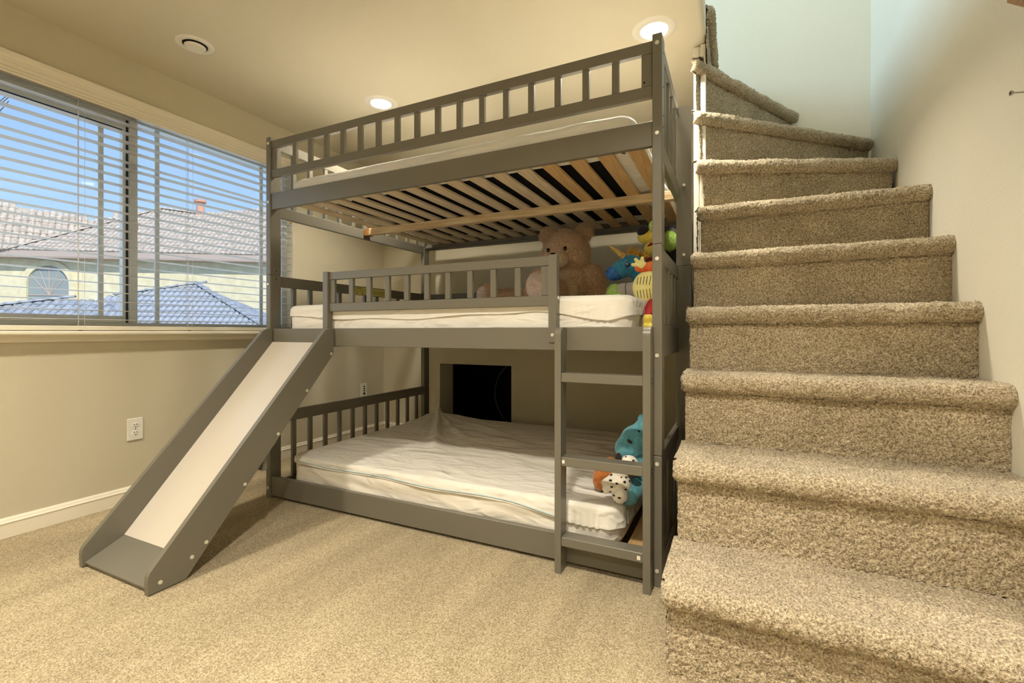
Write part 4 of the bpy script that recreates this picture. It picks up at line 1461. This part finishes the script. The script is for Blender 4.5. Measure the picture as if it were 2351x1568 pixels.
def roof_field(poly, wt, lt, parent, m, single, up=None):
    """lay tiles over a planar 3D polygon. poly[0]-poly[1] is the eave"""
    P = [Vector(p) for p in poly]
    ex = (P[1] - P[0]).normalized()
    n = ex.cross(P[2] - P[0])
    if n.z < 0: n = -n
    n.normalize()
    ey = n.cross(ex).normalized()
    if ey.z < 0: ey = -ey
    Q = [((p - P[0]).dot(ex), (p - P[0]).dot(ey)) for p in P]
    def inside(x, y):
        c = False
        j = len(Q) - 1
        for i in range(len(Q)):
            if (Q[i][1] > y) != (Q[j][1] > y) and x < (Q[j][0] - Q[i][0]) * (y - Q[i][1]) / (Q[j][1] - Q[i][1]) + Q[i][0]:
                c = not c
            j = i
        return c
    x0 = min(q[0] for q in Q); x1 = max(q[0] for q in Q); y1 = max(q[1] for q in Q)
    Mx = Matrix((ex, ey, n)).transposed().to_4x4()
    base = barrel_mesh('roof_tile', wt * 1.02, lt * 1.12)
    base.materials.append(m)
    spots = []
    iy = 0
    y = 0.0
    while y < y1:
        x = x0 + wt / 2
        while x < x1:
            if inside(x, y + lt * 0.35):
                spots.append((x, y))
            x += wt
        y += lt
    if single:
        for x, y in spots:
            o = link(bpy.data.objects.new('roof_tile', base), parent)
            o.matrix_basis = Matrix.Translation(P[0] + ex * x + ey * y) @ Mx
    else:
        V, F = [], []
        bv = [v.co for v in base.vertices]; bf = [tuple(p.vertices) for p in base.polygons]
        for x, y in spots:
            T = Matrix.Translation(P[0] + ex * x + ey * y) @ Mx
            k = len(V)
            V += [tuple(T @ v) for v in bv]
            F += [tuple(k + i for i in f) for f in bf]
        o = obj('roof_tiles', mesh('roof_tiles', V, F), m, parent)
        o['kind'] = 'stuff'
    # deck under the tiles
    V = [tuple(p) for p in P] + [tuple(p - n * 0.06) for p in P]
    k = len(P)
    F = [tuple(range(k)), tuple(range(k, 2 * k))[::-1]] + [(i, (i + 1) % k, k + (i + 1) % k, k + i) for i in range(k)]
    obj('roof_deck', mesh('roof_deck', V, F), m, parent)

YAW = R(25.555)
def pray(px, py):
    u, v = (px - 1175.5) / 1063.9, (py - 761.8) / 1063.9
    return Vector((-math.sin(YAW) + math.cos(YAW) * u, math.cos(YAW) + math.sin(YAW) * u, -v))
def pt(px, py, d):
    """a point seen in the photograph at that pixel, d metres away along the view"""
    return Vector((0, 0, EYE)) + pray(px, py) * d
def onplane(px, py, a, b, c):
    n = (b - a).cross(c - a)
    r = pray(px, py)
    o = Vector((0, 0, EYE))
    return o + r * ((a - o).dot(n) / r.dot(n))

def ridge_caps(a, b, w, step, m, parent):
    capm = barrel_mesh('ridge_cap', w, step * 1.12); capm.materials.append(m)
    d = b - a; L = d.length; d.normalize()
    sx = d.cross(Vector((0, 0, 1))).normalized(); up = sx.cross(d)
    Mx = Matrix((sx, d, up)).transposed().to_4x4()
    for i in range(int(L / step) + 1):
        o = link(bpy.data.objects.new('ridge_cap', capm), parent)
        o.matrix_basis = Matrix.Translation(a + d * (i * step) + up * 0.05) @ Mx

def slab(name, P, th, m, parent):
    n = (P[1] - P[0]).cross(P[2] - P[0]).normalized()
    V = [tuple(p) for p in P] + [tuple(p - n * th) for p in P]
    k = len(P)
    F = [tuple(range(k)), tuple(range(k, 2 * k))[::-1]] + [(i, (i + 1) % k, k + (i + 1) % k, k + i) for i in range(k)]
    bm = bmesh.new()
    vv = [bm.verts.new(v) for v in V]
    for f in F: bm.faces.new([vv[i] for i in f])
    return obj(name, bm_mesh(name, bm), m, parent)

GZ = -1.6
def houses():
    # ---- large cream stucco house with an arched window, about 25 m away
    E0, E1 = pt(20, 580, 24.5), pt(660, 582, 26.5)
    E0.z = E1.z = (E0.z + E1.z) / 2 + 0.0
    T1 = pt(660, 480, 31.5)
    t = thing('house', ((E0.x + E1.x) / 2, (E0.y + E1.y) / 2, GZ), 'large cream stucco house with an arched window and pale tiled roof', 'house')
    ext = (E1 - E0) * 0.7
    T0 = onplane(372, 481, E0, E1, T1)
    A0 = pt(-150, 585, 23.0); A0.z = E0.z
    roof_field([E0, E1 + ext, T1 + ext, T1, onplane(560, 484, E0, E1, T1), onplane(455, 493, E0, E1, T1), T0], 0.27, 0.40, t, M_tile, False)
    roof_field([A0, E0, T0, onplane(215, 507, A0, E0, T0), onplane(-150, 440, A0, E0, T0)], 0.27, 0.40, t, M_tile, False)
    ridge_caps(E0, T0, 0.36, 0.45, M_tile, t)
    ridge_caps(T0, onplane(455, 493, E0, E1, T1), 0.34, 0.45, M_tile, t)
    # walls set back under the eaves
    wd_ = (E1 - E0); wd_.z = 0; wd_.normalize()
    bk = Vector((-wd_.y, wd_.x, 0))
    W0 = E0 + bk * 0.7 - wd_ * 5.2; W1 = E1 + ext + bk * 0.7
    W0.z = W1.z = E0.z - 0.30
    slab('wall', [W0, W1, Vector((W1.x, W1.y, GZ)), Vector((W0.x, W0.y, GZ))], -0.3, M_stucco, t)
    # a slightly projecting bay at the far left
    B0 = W0 - bk * 0.35; B1 = B0 + wd_ * 2.55
    slab('wall', [B0, B1, Vector((B1.x, B1.y, GZ)), Vector((B0.x, B0.y, GZ))], -0.3, M_stucco, t)
    # soffit and fascia
    S0 = E0 - wd_ * 5.2; 
    slab('soffit', [S0 - Vector((0, 0, 0.3)), E1 + ext - Vector((0, 0, 0.3)), E1 + ext + bk * 0.8 - Vector((0, 0, 0.3)), S0 + bk * 0.8 - Vector((0, 0, 0.3))], 0.06, M_fascia, t)
    slab('fascia', [S0, E1 + ext, E1 + ext - Vector((0, 0, 0.32)), S0 - Vector((0, 0, 0.32))], -0.08, M_fascia, t)
    # arched window on the wall, built in the wall's own plane
    c = onplane(114, 655, W0, W1, Vector((W0.x, W0.y, GZ)))
    def on_wall(a, b, out):
        p = c + wd_ * a - bk * out
        return Vector((p.x, p.y, c.z + b))
    N = 24
    wr, wh = 1.02, 1.00
    def arch(r):
        pts = [(-r, -wh)]
        for i in range(N + 1):
            an = math.pi - math.pi * i / N
            pts.append((r * math.cos(an), r * math.sin(an) * 1.05))
        pts.append((r, -wh))
        return pts
    outer, inner = arch(wr + 0.28), arch(wr)
    bm = bmesh.new()
    mk = lambda pts, o_: [bm.verts.new(on_wall(p[0], p[1], o_)) for p in pts]
    A, B, C, D = mk(outer, 0.14), mk(inner, 0.14), mk(outer, 0.0), mk(inner, -0.02)
    for i in range(len(outer) - 1):
        bm.faces.new((A[i], A[i + 1], B[i + 1], B[i]))
        bm.faces.new((A[i], C[i], C[i + 1], A[i + 1]))
        bm.faces.new((B[i], B[i + 1], D[i + 1], D[i]))
    w = obj('window', bm_mesh('window', bm), M_stucco, t)
    bm = bmesh.new()
    bm.faces.new([bm.verts.new(on_wall(p[0], p[1], 0.02)) for p in inner])
    bm.faces.new([bm.verts.new(on_wall(p[0], p[1], 0.00)) for p in inner][::-1])
    obj('pane', bm_mesh('pane', bm), M_archglass, w)
    for i in range(1, 6):
        an = math.pi * i / 6
        tube('bar', [tuple(on_wall(0.0, -0.55, 0.03)), tuple(on_wall(wr * math.cos(an), wr * math.sin(an) * 1.05, 0.03))], 0.022, M_fascia, w, 4)
    tube('bar', [tuple(on_wall(-wr, -0.55, 0.03)), tuple(on_wall(wr, -0.55, 0.03))], 0.03, M_fascia, w, 4)
    bm = bmesh.new()
    bmesh.ops.create_cone(bm, cap_ends=True, segments=20, radius1=0.26, radius2=0.22, depth=1.2, matrix=Matrix.Translation(onplane(460, 492, E0, E1, T1) + Vector((0, 0, 0.2))))
    bmesh.ops.create_cone(bm, cap_ends=True, segments=20, radius1=0.34, radius2=0.34, depth=0.14, matrix=Matrix.Translation(onplane(460, 492, E0, E1, T1) + Vector((0, 0, 0.82))))
    obj('vent_pipe', bm_mesh('vent_pipe', bm), M_clay, t)

    # ---- nearer low wing with a hipped roof
    F0, F1 = pt(60, 772, 16.6), pt(632, 766, 17.6)
    F0.z = F1.z = (F0.z + F1.z) / 2
    AP = pt(452, 654, 20.0)
    t2 = thing('house', ((F0.x + F1.x) / 2, (F0.y + F1.y) / 2, GZ), 'low house wing with a barrel tiled hip roof tinted for shade in front of the cream house', 'house')
    RL = onplane(262, 681, F0, F1, AP)
    roof_field([F0, F1, AP, RL], 0.24, 0.37, t2, M_tile_shade, True)
    ridge_caps(F1, AP, 0.26, 0.36, M_tile_shade, t2)
    ridge_caps(RL, AP, 0.26, 0.36, M_tile_shade, t2)
    wd2 = (F1 - F0); wd2.z = 0; wd2.normalize(); bk2 = Vector((-wd2.y, wd2.x, 0))
    RB = F1 + bk2 * 5.5
    slab('roof_deck', [F1, RB, AP], 0.06, M_tile_shade, t2)
    slab('roof_deck', [RB, F0 + bk2 * 5.5, RL, AP], 0.06, M_tile_shade, t2)
    w0 = F0 + bk2 * 0.5; w1 = F1 + bk2 * 0.5 - wd2 * 0.5
    slab('wall', [Vector((w0.x, w0.y, F0.z)), Vector((w1.x, w1.y, F0.z)), Vector((w1.x, w1.y, GZ)), Vector((w0.x, w0.y, GZ))], -4.5, M_stucco, t2)

    # ---- lower slope at the left, shade put into its tile colour
    G0, G1 = pt(-170, 790, 13.8), pt(330, 784, 15.2)
    G0.z = G1.z = (G0.z + G1.z) / 2
    H0 = pt(168, 686, 16.6)
    t3 = thing('house', ((G0.x + G1.x) / 2, (G0.y + G1.y) / 2, GZ), 'low garage with a sloping tiled roof tinted for shade below the arched window', 'house')
    H1 = onplane(-170, 724, G0, G1, H0)
    roof_field([G0, G1, onplane(262, 700, G0, G1, H0), H0, H1], 0.24, 0.37, t3, M_tile_shade, False)
    ridge_caps(H1, H0, 0.26, 0.36, M_tile_shade, t3)
    wd3 = (G1 - G0); wd3.z = 0; wd3.normalize(); bk3 = Vector((-wd3.y, wd3.x, 0))
    g0 = G0 + bk3 * 0.4; g1 = G1 + bk3 * 0.4 - wd3 * 0.4
    slab('wall', [Vector((g0.x, g0.y, G0.z)), Vector((g1.x, g1.y, G0.z)), Vector((g1.x, g1.y, GZ)), Vector((g0.x, g0.y, GZ))], -1.4, M_stucco, t3)
houses()

def bare_tree():
    """thin leafless crown: only twigs reach into the window"""
    b = pt(-190, 780, 9.0)
    t = thing('bare_tree', (b.x, b.y, GZ), 'leafless tree whose bare twigs show at the top of the window', 'tree')
    tube('trunk', [(b.x, b.y, GZ), (b.x + 0.05, b.y, 1.0), (b.x, b.y + 0.1, 3.2)], 0.10, M_twig, t)
    r_ = random.Random(8)
    top = Vector((b.x, b.y + 0.1, 3.2))
    for (px, py) in ((12, 206), (28, 216), (20, 232), (6, 248), (33, 205), (-40, 200), (-60, 240), (-90, 150), (-130, 120), (-20, 160)):
        e = pt(px, py, 9.0 + r_.uniform(-0.5, 0.5))
        mid = top.lerp(e, 0.5) + Vector((r_.uniform(-.2, .2), r_.uniform(-.2, .2), 0.25))
        tube('branch', [tuple(top), tuple(mid), tuple(e)], 0.008, M_twig, t, 4)
bare_tree()
